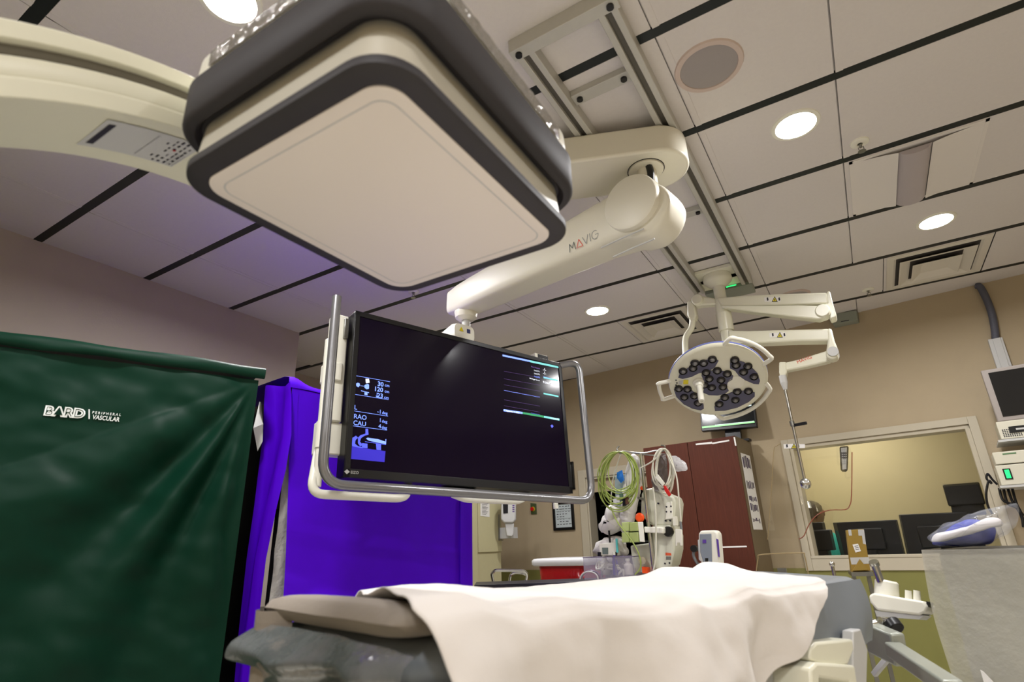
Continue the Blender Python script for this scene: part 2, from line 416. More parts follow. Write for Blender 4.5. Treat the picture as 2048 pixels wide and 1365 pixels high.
crossbar(3.88, 'crossbar between the rail ends in front of the surgical light mount', knob=False)

# ================================================================= MONITOR AND ITS SUSPENSION
TVO = Vector((-1.845, 1.669, 1.059+ZC))
_a = math.atan2(.947, .321)-math.radians(1); _u = Vector((math.cos(_a), math.sin(_a), -.018)); _h = _u.cross(Vector((0, 0, 1)))
Tv = Frame(TVO, _u, Vector((0, 0, 1))*math.cos(math.radians(3.0)) - _h*math.sin(math.radians(3.0)))
TW, TH = 1.303, .762
# upper swing arm
AD = Vector((.927, .375, 0)); AN = Vector((-.375, .927, 0)); A0 = Vector((-.84, 2.053, 0))
arm = thing('monitor_ceiling_arm', 'cream ceiling boom with a printed red and grey logo, running down to the large monitor', 'ceiling arm', (-.6, 2.05, ZCEIL))
def armpt(t_, s_): p = A0 + AD*t_ + AN*s_; return (p.x, p.y)
R_ = .149; tc_ = .348
pts = [armpt(-.62, -R_)] + [armpt(tc_ + R_*math.cos(math.radians(a)), R_*math.sin(math.radians(a))) for a in range(-90, 91, 9)] + [armpt(-.62, R_)]
pts += [armpt(-.62 + R_*math.cos(math.radians(a)), R_*math.sin(math.radians(a))) for a in range(99, 270, 9)]
obj('upper_arm', MB().prism(pts, ZC+1.596, ZC+1.735), M_arm, arm, bevel=.012, seg=3)
obj('trolley', MB().box(-.66, -.54, 2.08, 2.17, ZC+1.73, ZC+1.76), M_arm, arm, bevel=.01)
J = Vector((-.551, 2.147, ZC+1.596))
obj('pivot_flange', MB(T3(J.x, J.y, J.z)).lathe([(.078, .002), (.078, -.008), (.07, -.012), (.03, -.014), (.03, -.04)]), M_arm, arm)
obj('pivot_gap', MB(T3(J.x, J.y, J.z)).lathe([(.083, .001), (.083, -.002), (.08, -.002), (.08, .001)]), M_black, arm)
obj('cable_stub', MB().tube([J+Vector((.02, -.03, 0)), J+Vector((.03, -.04, -.05)), J+Vector((.02, -.03, -.1))], .016, sub=4), M_black, arm)
obj('shaft', MB().cyl(J, J-Vector((0, 0, .09)), .045), M_arm, arm)
a_, b_ = Tv.at(928, 655, -.13); TIP = Tv.W(a_, b_, -.13)
du = Vector((TIP.x-J.x, TIP.y-J.y, 0)).normalized()
Ar = Frame((J.x, J.y, 0), -du, (0, 0, 1))                # n of -du x up
if (Ar.n).dot(EYE-J) < 0: Ar = Frame((J.x, J.y, 0), du, (0, 0, 1))
def arm_c(px, py, off=.0): a, b = Ar.at(px, py, off); return a, b
HW = .085
spine = [(1290, 428, .132, .10), (1262, 430, .132, .10), (1203, 456, .12, .095), (1120, 497, .108, .09), (1060, 527, .102, .088), (1000, 557, .096, .085), (950, 582, .09, .082), (918, 598, .085, .075), (898, 606, .072, .06)]
rings = []
cs = [arm_c(x, y, HW*.5) for x, y, h, w_ in spine]
# rounded joint end first
def loop(c, d, h, w_, n=28):
    # cross-section ring; d = direction in arm plane (2-D), superellipse
    nx, ny = -d[1], d[0]; out = []
    for k in range(n):
        a = 2*PI*k/n; ca, sa = math.cos(a), math.sin(a)
        p_ = math.copysign(abs(ca)**.4, ca)*h; q_ = math.copysign(abs(sa)**.4, sa)*w_
        out.append(Ar.W(c[0]+nx*p_, c[1]+ny*p_, q_))
    return out
d0 = Vector((cs[1][0]-cs[0][0], cs[1][1]-cs[0][1])).normalized()
d0 = Vector((cs[4][0]-cs[0][0], cs[4][1]-cs[0][1])).normalized()
for k in range(0, 9):
    a = PI/2*(1-k/9); c = (cs[0][0]-d0.x*.135*math.sin(a), cs[0][1]-d0.y*.135*math.sin(a))
    rings.append(loop(c, d0, max(.135*math.cos(a), .012), .095*(.75+.25*math.cos(a))))
for i, (x, y, h, w_) in enumerate(spine):
    j0, j1 = max(i-1, 0), min(i+1, len(cs)-1)
    d = Vector((cs[j1][0]-cs[j0][0], cs[j1][1]-cs[j0][1])).normalized()
    rings.append(loop(cs[i], d, h, w_))
spring = obj('spring_arm', MB().layers(rings), M_arm, arm, ang=60)
cA = arm_c(1258, 403, HW+.035)
MA = Ar.M @ T3(cA[0], cA[1], 0)
obj('joint_cover', MB(MA).lathe([(.130, .04), (.130, HW+.022), (.126, HW+.032), (.112, HW+.036), (.0001, HW+.037)], n=48), M_arm, arm)
# cover slots on the underside
for q0, q1 in (((1204, 497), (1290, 460)), ((1228, 515), (1312, 480))):
    A = Vector(arm_c(*q0, HW)); B = Vector(arm_c(*q1, HW))
    pts = [Ar.W(A.x, A.y, .091), Ar.W((A.x+B.x)/2, (A.y+B.y)/2-.0, .096), Ar.W(B.x, B.y, .097)]
    obj('cover_slot', MB().tube(pts, .0035, sub=4), M_lgrey, arm)
# logo
def on_arm(px, py, off): a, b = Ar.at(px, py, off); return a, b
L0 = on_arm(1139, 505, HW+.012); L1 = on_arm(1197, 474, HW+.012)
ang_ = math.degrees(math.atan2(L1[1]-L0[1], L1[0]-L0[0])); ln = math.hypot(L1[0]-L0[0], L1[1]-L0[1])
ML = Ar.M @ T3(L0[0], L0[1], HW+.009) @ RZ(ang_)
lg = MB(); hh = ln*.26; ww = ln/5.2; st = ln*.022
def stroke(mbx, pts, th, M, z=.001):
    for (xa, ya), (xb, yb) in zip(pts[:-1], pts[1:]):
        d = Vector((xb-xa, yb-ya)); l = d.length or 1e-6; n2 = Vector((-d.y, d.x))/l*th/2
        mbx.add([(xa+n2.x, ya+n2.y, z), (xa-n2.x, ya-n2.y, z), (xb-n2.x, yb-n2.y, z), (xb+n2.x, yb+n2.y, z)], [(0, 1, 2, 3)], M)
lg.k = 0
stroke(lg, [(0, 0), (ww*.15, hh), (ww*.55, hh*.35), (ww*.95, hh), (ww*1.1, 0)], st, ML)
lg.k = 1; stroke(lg, [(ww*1.3, 0), (ww*1.85, hh), (ww*2.4, 0), (ww*1.55, hh*.08)], st, ML)
lg.k = 2
stroke(lg, [(ww*2.5, hh), (ww*3.0, 0), (ww*3.5, hh)], st, ML)
stroke(lg, [(ww*3.8, 0), (ww*3.8, hh)], st, ML)
stroke(lg, [(ww*(4.65+.55*math.cos(t)), hh*(.5+.5*math.sin(t))) for t in [math.radians(x) for x in range(45, 350, 20)]] + [(ww*5.2, hh*.5), (ww*4.7, hh*.5)], st, ML)
o = obj('logo', lg, [mat('logo_grey', (88, 96, 96), .5), mat('logo_red', (214, 84, 60), .5), mat('logo_silver', (150, 152, 150), .4)], arm, flat=True)
# tip cup and knuckle
TP = Ar.W(*arm_c(932, 632, 0), 0)
obj('swivel_cup', MB(T3(TP.x, TP.y, TP.z)).lathe([(.062, .06), (.066, .02), (.06, -.015), (.04, -.03), (.0001, -.03)]), M_arm, arm)
obj('swivel_neck', MB().cyl(TP-Vector((0, 0, .02)), TP-Vector((0, 0, .085)), .024), M_lgrey, arm)
kn = MB(Tv.M)
ka, kb = Tv.at(925, 667, -.07)
kn.layers([[(ka+x*s_, kb+y*s_+dy, z) for x, y in rrect(-.075, .075, -.06, .05, .035)] for z, s_, dy in ((-.2, .5, .02), (-.18, .9, 0), (-.08, 1, 0), (-.05, .85, 0), (-.045, .6, 0))])
obj('knuckle', kn, M_white, arm, ang=50)
MK = Tv.M
wa, wb = Tv.at(925, 662, -.045)
q = MB(MK).prism([(wa-.022, wb-.004), (wa+.006, wb-.004), (wa-.008, wb+.022)], -.044, -.043); q.k = 1
q.prism([(wa+.028, wb-.006), (wa+.05, wb-.006), (wa+.05, wb+.018), (wa+.028, wb+.018)], -.044, -.043)
obj('warning_label', q, [M_yellow, mat('blue_label', (30, 40, 100), .5)], arm, flat=True)

# monitor
tv = thing('wide_monitor', 'large black wide display hanging in the middle, blue readings on its dark screen', 'monitor', Tv.W(TW/2, -TH/2, -.05))
obj('housing', MB(Tv.M).box(0, TW, -TH, 0, -.085, .0), M_black, tv, bevel=.006)
obj('back_box', MB(Tv.M).box(.2, TW-.2, -TH+.1, -.08, -.15, -.085), M_black, tv, bevel=.02)
bz = .024
q = MB(Tv.M)
for a, b, c, d in ((0, TW, -bz, 0), (0, TW, -TH, -TH+bz+.012), (0, bz, -TH, 0), (TW-bz, TW, -TH, 0)): q.box(a, b, c, d, 0, .008)
obj('bezel', q, mat('bezel_black', (20, 20, 22), .4), tv, bevel=.002)
M_screen = mat('screen_glass', (16, 9, 26), .13, spec=.26, emit=.12)
scr = obj('screen', MB(Tv.M).box(bz, TW-bz, -TH+bz, -bz, .0, .003), M_screen, tv)
E1 = lambda n, c, e: mat(n, c, .5, emit=e)
mats_scr = [E1('display_blue', (120, 150, 255), 1.0), E1('display_deep_blue', (46, 36, 170), .75), E1('display_teal', (110, 190, 190), .8), E1('display_green', (40, 140, 90), .6), E1('display_white', (225, 230, 240), .9), E1('display_violet', (120, 90, 170), .35), E1('display_mid_blue', (80, 90, 225), .8)]
D = MB(); D.k = 0
Z1 = .0042
def tx(s_, px, py, hpx, align='LEFT', k=0, bold=0):
    """lettering with its baseline at a picked point on the screen; hpx = letter height"""
    a, b = Tv.at(px, py, Z1); a2, b2 = Tv.at(px, py-hpx, Z1); D.k = k
    text_mb(D, s_, (b2-b)/.72, Tv.M @ T3(a, b, Z1), 1, align, .0002, bold)
def ln2(p, q_, th=.0016, k=0):
    a = Tv.at(*p, Z1); b = Tv.at(*q_, Z1); D.k = k; stroke(D, [a, b], th, Tv.M, Z1)
def poly(pp, k=0, z=Z1):
    D.k = k; vs_ = [(*Tv.at(*p, z), z) for p in pp]; D.add(vs_, [tuple(range(len(vs_)))], Tv.M)
ln2((712, 752), (780, 764)); ln2((708, 789), (777, 800)); ln2((706, 822), (776, 833)); ln2((704, 852), (774, 861))
tx('30', 767, 774, 9, 'RIGHT', bold=.0005); tx('cm', 779, 775, 6, 'RIGHT')
tx('120', 766, 785, 9, 'RIGHT', bold=.0005); tx('cm', 778.5, 787, 6, 'RIGHT')
tx('23', 766, 797, 9, 'RIGHT', bold=.0005); tx('cm', 777.5, 799, 6, 'RIGHT'); ln2((754, 786), (754, 795), .002); ln2((752, 792), (754, 795.5), .002); ln2((756, 792), (754, 795.5), .002)
tx('L', 708, 819, 9); tx('-1', 763, 828, 8, 'RIGHT'); tx('deg', 775, 830, 6, 'RIGHT')
tx('RAO', 707, 837, 9.5); tx('1', 763, 845, 8, 'RIGHT'); tx('deg', 774.5, 847, 6, 'RIGHT')
tx('CAU', 706, 850, 9.5); tx('4', 762, 857, 8, 'RIGHT'); tx('deg', 774, 859, 6, 'RIGHT')
poly([(731, 758), (738, 758), (739, 766), (732, 767)], 4); poly([(712, 768), (715, 766), (719, 767), (720, 771), (717, 775), (713, 773)]); ln2((721, 772), (729, 773), .002)
poly([(729, 771), (735, 768), (738, 770), (738, 778), (733, 779), (729, 776)]); ln2((722, 782), (738, 786), .003); poly([(729, 785), (735, 786), (735, 791), (729, 790)])
# patient table pictogram
poly([(700, 893), (771, 903), (769, 925), (698, 918)], 1)
poly([(704, 877), (712, 872), (716, 876), (711, 881), (710, 888), (716, 893), (726, 895), (725, 897), (704, 893)], 6)
poly([(716, 876), (721, 871), (731, 868), (731, 858), (736, 858), (737, 870), (729, 872), (722, 877), (720, 884), (726, 891), (720, 893), (716, 887)], 6)
poly([(724, 887), (735, 888), (735, 897), (724, 896)], 6)
poly([(732, 878), (735, 876), (742, 877), (756, 879), (771, 884), (771, 879), (772.5, 879), (772, 889), (755, 886), (738, 882)], 0)
ln2((730, 884), (772, 890), .0022, 6); poly([(752, 888), (762, 889), (762, 901), (753, 900)], 6)
# right-hand pane
def bar(x0, y0, x1, y1, h, k): poly([(x0, y0), (x1, y1), (x1, y1+h), (x0, y0+h)], k)
bar(1005, 709.5, 1060, 721, 3.5, 0); bar(1060, 721, 1117, 733, 4, 2)
bar(1007, 819, 1045, 824.5, 4, 0); bar(1045, 824.5, 1088, 832, 4, 3); bar(1088, 832, 1119, 838, 4, 2)
bar(1087, 786, 1117, 792, 3, 2); bar(1087, 754, 1116, 760, 3, 2)
tx('1. September 3, 2019', 1008, 822.5, 3.2, k=4); tx('11:12:36 AM', 1118, 841, 3.2, 'RIGHT', k=4)
for i, y in enumerate((743, 758, 770, 781, 800, 812)): ln2((1008, y), (1080, y+13), .0007, 5)
pts = [(1008+9*i, 781.5+1.75*i+random.uniform(-.6, .6)) for i in range(9)]
for a, b in zip(pts[:-1], pts[1:]): ln2(a, b, .0013, 0)
ln2((1062, 826.5), (1080, 830), .0013, 6)
tx('-?-', 1086, 742, 6, k=4); tx('-?-', 1086, 749, 6, k=4); tx('91/66/87', 1086, 766.5, 4.5, k=4, bold=.0004)
for i, c in enumerate((5, 4, 4, 0, 4)): tx(['Pulse Pressure', 'Lead SP 1', 'Lead SP 2', 'Lead SP 3', 'Off Finger Sensor'][i], 1080, 739+i*6.0, 2.6, 'RIGHT', k=c)
tx('Not started', 1087, 755.5, 2.6, k=0)
poly([(1101, 852), (1104, 849.5), (1107, 853), (1104, 857)], 6)
obj('display_print', D, mats_scr, scr, flat=True)
q = MB(); a, b = Tv.at(694, 944, .009)
q.add([(a-.012, b, .0085), (a, b-.01, .0085), (a+.012, b, .0085), (a, b+.01, .0085)], [(0, 1, 2, 3)], Tv.M)
text_mb(q, 'EIZO', .016, Tv.M @ T3(a+.016, b-.006, .0085), 1)
obj('maker_mark', q, M_lgrey, tv, flat=True)
# grey guard tube
def tvp(px, py, off): a, b = Tv.at(px, py, off); return Tv.W(a, b, off)
G = .07
path = [tvp(674, 594, G), tvp(668, 680, G), tvp(638, 962, G), tvp(1168, 1003, G), tvp(1187, 992, G), tvp(1160, 722, G), tvp(1118, 721, -.02)]
a0 = Tv.at(674, 594, G); a1 = Tv.at(643, 962, G)
xl = (a0[0]+a1[0])/2 - .0; yb = Tv.at(900, 985, G)[1]; xr = Tv.at(1175, 900, G)[0]; yt = Tv.at(1150, 722, G)[1]
path = [Tv.W(xl, a0[1], G), Tv.W(xl, yb, G), Tv.W(xr, yb, G), Tv.W(xr, yt, G), Tv.W(TW-.02, yt-.02, -.03)]
obj('guard_tube', MB().tube(fillet(path, .10, 8), .020, n=14), M_tube, tv)
B_ = -.11
path = [Tv.W(-.07, -.58, B_), Tv.W(-.12, -.83, -.03), Tv.W(.30, -.83, -.03), Tv.W(.36, -.77, B_)]
obj('lower_handle', MB().tube(fillet(path, .06, 6), .018, n=12), M_white, tv)
path = [tvp(905, 990, -.08), tvp(930, 1000, -.04), tvp(1040, 1004, -.04), tvp(1066, 985, -.08)]
obj('lower_handle', MB().tube(fillet(path, .05, 6), .015, n=12), M_white, tv)
obj('side_column', MB(Tv.M).box(-.075, -.005, -.52, -.01, -.12, -.05).box(-.09, -.02, -.34, -.25, -.13, -.04), M_white, tv, bevel=.008)
obj('side_column', MB(Tv.M).box(-.10, .03, -.66, -.52, -.12, -.06), M_white, tv, bevel=.006)
p0 = tvp(658, 680, -.05); p1 = tvp(634, 975, -.05); xx = (Tv.at(658, 680, -.05)[0]+Tv.at(634, 975, -.05)[0])/2
obj('side_rod', MB().tube([Tv.W(xx, Tv.at(658, 680, -.05)[1], -.05), Tv.W(xx, Tv.at(632, 975, -.05)[1], -.05)], .018, n=14), M_white, tv, bevel=.004)
obj('rod_collar', MB().cyl(Tv.W(xx, -.53, -.05), Tv.W(xx, -.64, -.05), .023), M_white, tv)
obj('hinge_clip', MB(Tv.M).box(-.03, -.008, -.13, -.03, -.05, -.035), M_steel, tv, bevel=.003)
a, b = Tv.at(1068, 712, -.02)
q = MB(Tv.M).box(a, a+.10, b-.035, b+.016, -.09, -.01)
obj('top_sensor', q, M_white, tv, bevel=.003); obj('sensor_front', MB(Tv.M).box(a+.02, a+.099, b-.03, b+.012, -.0105, -.008), M_black, tv)
obj('mount_plate', MB(Tv.M).box(TW/2-.12, TW/2+.12, -.3, .01, -.19, -.15), M_white, tv, bevel=.01)
obj('under_pod', MB(Tv.M).box(.52, .70, -TH-.035, -TH, -.1, -.03), M_dark, tv, bevel=.015)
obj('tube_clip', MB(Tv.M).cyl if False else MB().cyl(tvp(1110, 1000, -.02), tvp(1112, 1018, -.02), .014), M_white, tv)

# ================================================================= C-ARM AND FLAT DETECTOR
ca = thing('c_arm', 'cream curved C-shaped X-ray arm sweeping in from the upper left corner', 'x-ray arm', (-1.05, -.2, 0))
RC = .82; CY, CZ = .642, ZC-.026
prof = [(-.95, 0), (-.95, .028), (-.952, .03), (-.95, .034), (-.95, .062), (-.962, .066), (-.962, .086), (-.95, .09), (-.95, .118), (-.96, .125), (-1.145, .125), (-1.16, .11), (-1.16, .02), (-1.15, .0), (-1.05, -.002)]
prof[0] = (-.955, 0)
rings = []
for k in range(0, 71):
    th = math.radians(85.5 + 175*k/70)
    rings.append([(x, CY+(RC+r)*math.cos(th), CZ+(RC+r)*math.sin(th)) for x, r in prof])
obj('c_profile', MB().layers(rings), M_cream, ca, bevel=.004)
rings = []
for k in range(0, 71):
    th = math.radians(86 + 174*k/70)
    rings.append([(x, CY+(RC+r)*math.cos(th), CZ+(RC+r)*math.sin(th)) for x, r in ((-.9585, .068), (-.9585, .084), (-.9625, .084), (-.9625, .068))])
obj('groove_liner', MB().layers(rings), mat('groove_dark', (84, 78, 62), .6), ca)
th = math.radians(83)
obj('end_cap', MB().layers([[(x, CY+(RC+r)*math.cos(math.radians(th_)), CZ+(RC+r)*math.sin(math.radians(th_))) for x, r in rrect(-1.165, -.945, -.008+i_, .13-i_, .02)] for th_, i_ in ((86, 0), (84.5, 0), (82.5, .006), (81, .02))]), M_cream, ca)
# type plate on the inner face
def arc_at(px, py, off=0):
    lo, hi = .3, 3.0                                        # ray against the inner cylinder
    d = ray(px, py); o = EYE; RR = RC-off
    A_ = d.y**2+d.z**2; B2 = 2*((o.y-CY)*d.y+(o.z-CZ)*d.z); C_ = (o.y-CY)**2+(o.z-CZ)**2-RR**2
    t_ = (-B2+math.sqrt(B2*B2-4*A_*C_))/(2*A_); P = o+d*t_
    return P
def arc_pt(x, s_, off): th = math.radians(90)+s_/RC; return (x, CY+(RC-off)*math.cos(th), CZ+(RC-off)*math.sin(th))
cr = [arc_at(*q) for q in ((215, 235), (160, 280), (340, 338), (400, 290))]
ss = [((math.atan2(p.z-CZ, p.y-CY)-PI/2))*RC for p in cr]
pxs = [p.x for p in cr]
s_hi, s_lo = (ss[0]+ss[1])/2, (ss[2]+ss[3])/2; x_r, x_l = min((pxs[0]+pxs[3])/2, -.975), max((pxs[1]+pxs[2])/2, -1.14)
def plate(xa, xb, sa, sb, off, mbx, k=0, n=10):
    mbx.k = k; mbx.grid(lambda a, b: arc_pt(xa+(xb-xa)*a, sa+(sb-sa)*b, off), 1, n)
q = MB(); plate(x_l, x_r, s_lo, s_hi, .003, q, 0)
def pb(a0, a1, b0, b1, k=1):      # a: 0..1 along the length from the far (low) end, b across
    plate(x_l+(x_r-x_l)*b0, x_l+(x_r-x_l)*b1, s_lo+(s_hi-s_lo)*a0, s_lo+(s_hi-s_lo)*a1, .0038, q, k, 2)
pb(.88, .95, .12, .88); pb(.45, .455, .1, .9)
for i in range(5):
    for j in range(7):
        if random.random() < .75: a = .05+.062*i; b = .06+.13*j; pb(a, a+random.uniform(.012, .03), b, b+random.uniform(.05, .1))
for j in range(4): pb(.02+.03*j, .025+.03*j, .05, .5, 2)
pb(.16, .19, .55, .60, 3); pb(.0, .07, .86, .97)
obj('type_plate', q, [mat('plate_grey', (196, 196, 194), .4), M_ink, M_grey, M_red], ca, flat=True)
obj('lower_carriage', MB().box(-1.25, -.85, -.62, -.12, .35, .95), M_cream, ca, bevel=.04, seg=3)
obj('floor_stand', MB().box(-1.22, -.88, -1.1, -.5, 0, .75), M_cream, ca, bevel=.05, seg=3)
bt = math.radians(262)
obj('tube_housing', MB().box(-1.0, -.42, CY-.22, CY+.18, CZ-RC-.02, CZ-RC+.20), M_cream, ca, bevel=.04, seg=3)
dt = thing('flat_detector', 'big square flat X-ray detector overhead, pale face with two dark rubber bumpers', 'x-ray detector', (-.655, .67, ZC+.62))
MD = T3(-.655, .672, ZC) @ RZ(.4)
def sq(hx, hy, r, z, n=10): return [(x, y, z) for x, y in rrect(-hx, hx, -hy, hy, r, n)]
X_, Y_ = .250, .288
def dlay(spec): return MB(MD).layers([sq(X_+e, Y_+e, max(.075+e, .01), z, 10) for e, z in spec])
obj('lower_bumper', dlay([(-.036, .610), (-.034, .606), (-.008, .606), (.0, .611), (.001, .624), (-.004, .630), (-.03, .632)]), M_dark, dt, ang=50)
obj('face_plate', MB(MD).layers([sq(X_-.034, Y_-.034, .045, z, 10) for z in (.640, .6045)] + [sq(X_-.038, Y_-.038, .041, .6025, 10)]), mat('face_white', (226, 217, 210), .45), dt, ang=30)
obj('face_groove', MB(MD).layers([sq(X_-.055, Y_-.055, .028, .6022), sq(X_-.0575, Y_-.0575, .027, .6022)], cap=False), M_lgrey, dt)
obj('middle_band', dlay([(-.03, .625), (-.008, .627), (-.012, .66), (-.016, .705), (-.02, .715)]), mat('band_cream', (186, 181, 166), .4), dt, ang=60)
obj('upper_bumper', dlay([(-.01, .708), (.000, .694), (.012, .694), (.020, .703), (.021, .775), (.014, .785), (-.02, .788)]), M_dark, dt, ang=50)
hous = obj('housing', dlay([(.008, .78), (.012, .80), (.010, .835), (-.015, .862), (-.06, .875), (-.1, .88)]), M_white, dt, ang=60)
M_gloss = mat('crinkled_clear_film', (176, 174, 170), .12, metal=.75, bump=1.0, bscale=40, spec=1)
for side in (0, 1):
    q = MB(MD)
    def film(a, b, side=side):
        u_ = (a-.5)*2; e = .0145+.0012*noise.noise(Vector((a*22, b*5, side*7+1)))
        if side == 0: return (X_+e, u_*(Y_-.10)+.01,   .795+.034*b)
        return (u_*(X_-.09), -(Y_+e),   .795+.034*b)
    q.grid(film, 90, 8)
    obj('edge_film', q, M_gloss, dt, ang=180)
obj('suspension_neck', MB().box(-.935, -.55, .55, .80, ZC+.865, ZC+.96), M_cream, dt, bevel=.03, seg=3)

def pix(F, pts, z0, z1, mb=None, at=0):
    """prism whose outline is picked on plane F (offset at), extruded z0..z1 along the plane's normal"""
    mb = mb or MB(); mb.prism([F.at(x, y, at) for x, y in pts], z0, z1, F.M); return mb
def PD(px, py, d): return EYE + ray(px, py)*d
def nz(*p): return noise.noise(Vector(p))

# ================================================================= COVERED RACKS ON THE LEFT
M_green = mat('green_nylon', (4, 44, 30), .5, noise_amt=.06, nscale=14, spec=.16, bump=.06, bscale=500)
M_purple = mat('purple_nylon', (86, 0, 226), .6, spec=.15, noise_amt=.04, nscale=12, bump=.06, bscale=500)
Gf = Frame((-2.495, .643, 0), (.391, .92, 0), (0, 0, 1)); GL = .862
def gdisp(a, b):
    dx = GL-.01-a; dy = 2.02-b; r = math.hypot(dx, dy); th = math.atan2(dy, max(dx, 1e-4))
    f = .042*math.sin(13*th+1.3*math.sin(5*th)+.6*nz(a*2, b*2, 3))*min(r/.5, 1)*math.exp(-((r-.6)/.75)**2)*max(0, math.sin(min(max((th-.5)/1.07, 0), 1)*PI))**.5
    f += .020*nz(a*2.2+b*1.6, b*2.6-a*.7, 1.7) + .017*nz(a*5+3*b, b*7, 5.1) + .0075*nz(a*12+4*b, b*16, 2.2)
    f += .012*math.exp(-((b-1.93)/.05)**2)*nz(a*6, 1.2, 0)
    edge = min(1, max(dx, 0)/.06)*min(1, max(2.03-b, 0)/.03+.25)
    return f*edge + .02*(b < .3)*0
gr = thing('covered_storage_rack', 'tall rack under a dark green fabric cover with white maker lettering, at left', 'covered rack', Gf.W(-.2, 0, -.3), 'fabric covered racks')
q = MB(Gf.M); q.grid(lambda s_, t_: ((-1.5+(GL+1.5)*s_), .06+1.965*t_, gdisp(-1.5+(GL+1.5)*s_, .06+1.965*t_)), 240, 200)
obj('front_cover', q, M_green, gr, ang=180)
q = MB(Gf.M).grid(lambda s_, t_: (GL - .012*math.sin(t_*9)*s_, .06+1.965*t_, -.10*s_ + gdisp(GL, .06+1.965*t_)*(1-s_)), 6, 60)
obj('side_cover', q, M_green, gr, ang=180)
q = MB(Gf.M)
def lid(s_, t_):
    a = -1.5+(GL+1.52)*s_; k = t_*8
    prof_ = [(.012, 2.03), (.024, 2.036), (.026, 2.05), (.024, 2.066), (.014, 2.078), (-.02, 2.084), (-.2, 2.085), (-.4, 2.084), (-.58, 2.07)]
    i = min(int(k), 8); z, y = prof_[i]
    return (a, y + .006*nz(a*5, i*.6, 9)+.004*math.sin(a*3), z+.006*nz(a*9, i*.4, 4))
q.grid(lid, 120, 8); obj('lid_cover', q, M_green, gr, ang=180)
q = MB(Gf.M)
for a in (-1.48, -.3, GL-.05): q.box(a, a+.03, 0, 2.03, -.10, -.07).box(a, a+.03, 0, 2.03, -.56, -.53)
for y in (.1, .55, 1.0, 1.45, 1.95): q.box(-1.48, GL-.02, y, y+.02, -.56, -.07)
q.box(GL-.04, GL-.03, .1, 2.0, -.56, -.1)
obj('rack_frame', q, M_black, gr)
# printed lettering, laid on the cloth
tmp = MB(); tmp.k = 0
a0, b0 = Gf.at(87, 829); a1, b1 = Gf.at(172, 836); hB = (Gf.at(90, 812)[1]-Gf.at(90, 829)[1])
slope = math.degrees(math.atan2(b1-b0, a1-a0))
text_mb(tmp, 'BARD', hB/.70, T3(a0, b0, 0) @ RZ(slope), (a1-a0)/(hB/.70*2.72), bold=.0035)
tmp.k = 1
text_mb(tmp, 'BARD', hB/.70, T3(a0, b0, .0008) @ RZ(slope), (a1-a0)/(hB/.70*2.72), bold=-.0028)
tmp.k = 0
a2, b2 = Gf.at(177, 838); a3, b3 = Gf.at(177, 819); tmp.prism([(a2, b2), (a2+.004, b2), (a3+.004, b3), (a3, b3)], 0, .0006)
a4, b4 = Gf.at(184, 838); a5, b5 = Gf.at(245, 845)
text_mb(tmp, 'VASCULAR', .0225, T3(a4, b4, 0) @ RZ(math.degrees(math.atan2(b5-b4, a5-a4))), (a5-a4)/(.0225*5.55), bold=.0003)
a4, b4 = Gf.at(184, 827); a5, b5 = Gf.at(245, 833.5)
text_mb(tmp, 'P E R I P H E R A L', .0125, T3(a4, b4, 0) @ RZ(math.degrees(math.atan2(b5-b4, a5-a4))), (a5-a4)/(.0125*8.4), bold=.0002)
q = MB(); q.v = [Gf.W(v.x, v.y, gdisp(v.x, v.y)+.004+v.z*2) for v in tmp.v]; q.f = tmp.f; q.mi = tmp.mi
obj('printed_lettering', q, [mat('print_white', (235, 240, 238), .6), M_green], gr, flat=True)

PF = Frame((-2.185, 1.63, 0), (.10, .995, 0), (0, 0, 1)); PLn = 1.27
def pdisp(a, b):
    f = .014*nz(a*2.2, b*1.2, 8.8)+.006*nz(a*6, b*3, 2)+.010*math.sin(a*9+b*1.1)*(2.05-b)/2
    return f*min(1, a/.05, (PLn-a)/.05+.05)*min(1, (2.04-b)/.03+.1)
pr = thing('covered_storage_rack', 'tall rack under a bright purple fabric cover, standing behind the large monitor', 'covered rack', PF.W(.6, 0, -.3), 'fabric covered racks')
def pfr(s_, t_):
    b = .12+1.92*t_; lo = .07*max(0, 1.95-b)**.8
    a = lo + (PLn-lo)*s_; return (a, b, pdisp(a, b))
obj('front_cover', MB(PF.M).grid(pfr, 120, 120), M_purple, pr, ang=180)
def stitch(x, name_='hem'):
    return MB(PF.M).grid(lambda s_, t_: (x(.12+1.9*t_)+.03*s_, .12+1.9*t_, pdisp(.2, .12+1.9*t_)*.2+.004), 1, 40)
obj('hem', stitch(lambda b: .005+.07*max(0, 1.95-b)**.8), M_purple, pr, ang=180)
obj('hem', stitch(lambda b: PLn-.11), M_purple, pr, ang=180)
def ptop(s_, t_):
    k = int(round(t_*5)); z, y = [(.004, 2.04), (.0, 2.062), (-.04, 2.072), (-.1, 2.072), (-.4, 2.07), (-.55, 2.05)][k]
    a = -.02+(PLn+.02)*s_; return (a, y+.008*nz(a*5, k, 3)+.03*math.exp(-(a/.06)**2)*(k > 0), z)
obj('top_cover', MB(PF.M).grid(ptop, 60, 5), M_purple, pr, ang=180)
Sf = Frame((-2.185, 1.61, 0), (1, 0, 0), (0, 0, 1))
rows = [(772, 531, 585), (800, 531, 586), (870, 531, 583), (940, 523, 569), (1012, 514, 549), (1118, 497, 526), (1277, 477, 507), (1420, 462, 492)]
vs_ = []
for r_, (y, xa, xb) in enumerate(rows):
    for k in range(7):
        a, b = Sf.at(xa+(xb-xa)*k/6, y-8*(k == 6)*(r_ == 0)); vs_.append((a, b, .015*math.sin(k*1.4+r_*.5)))
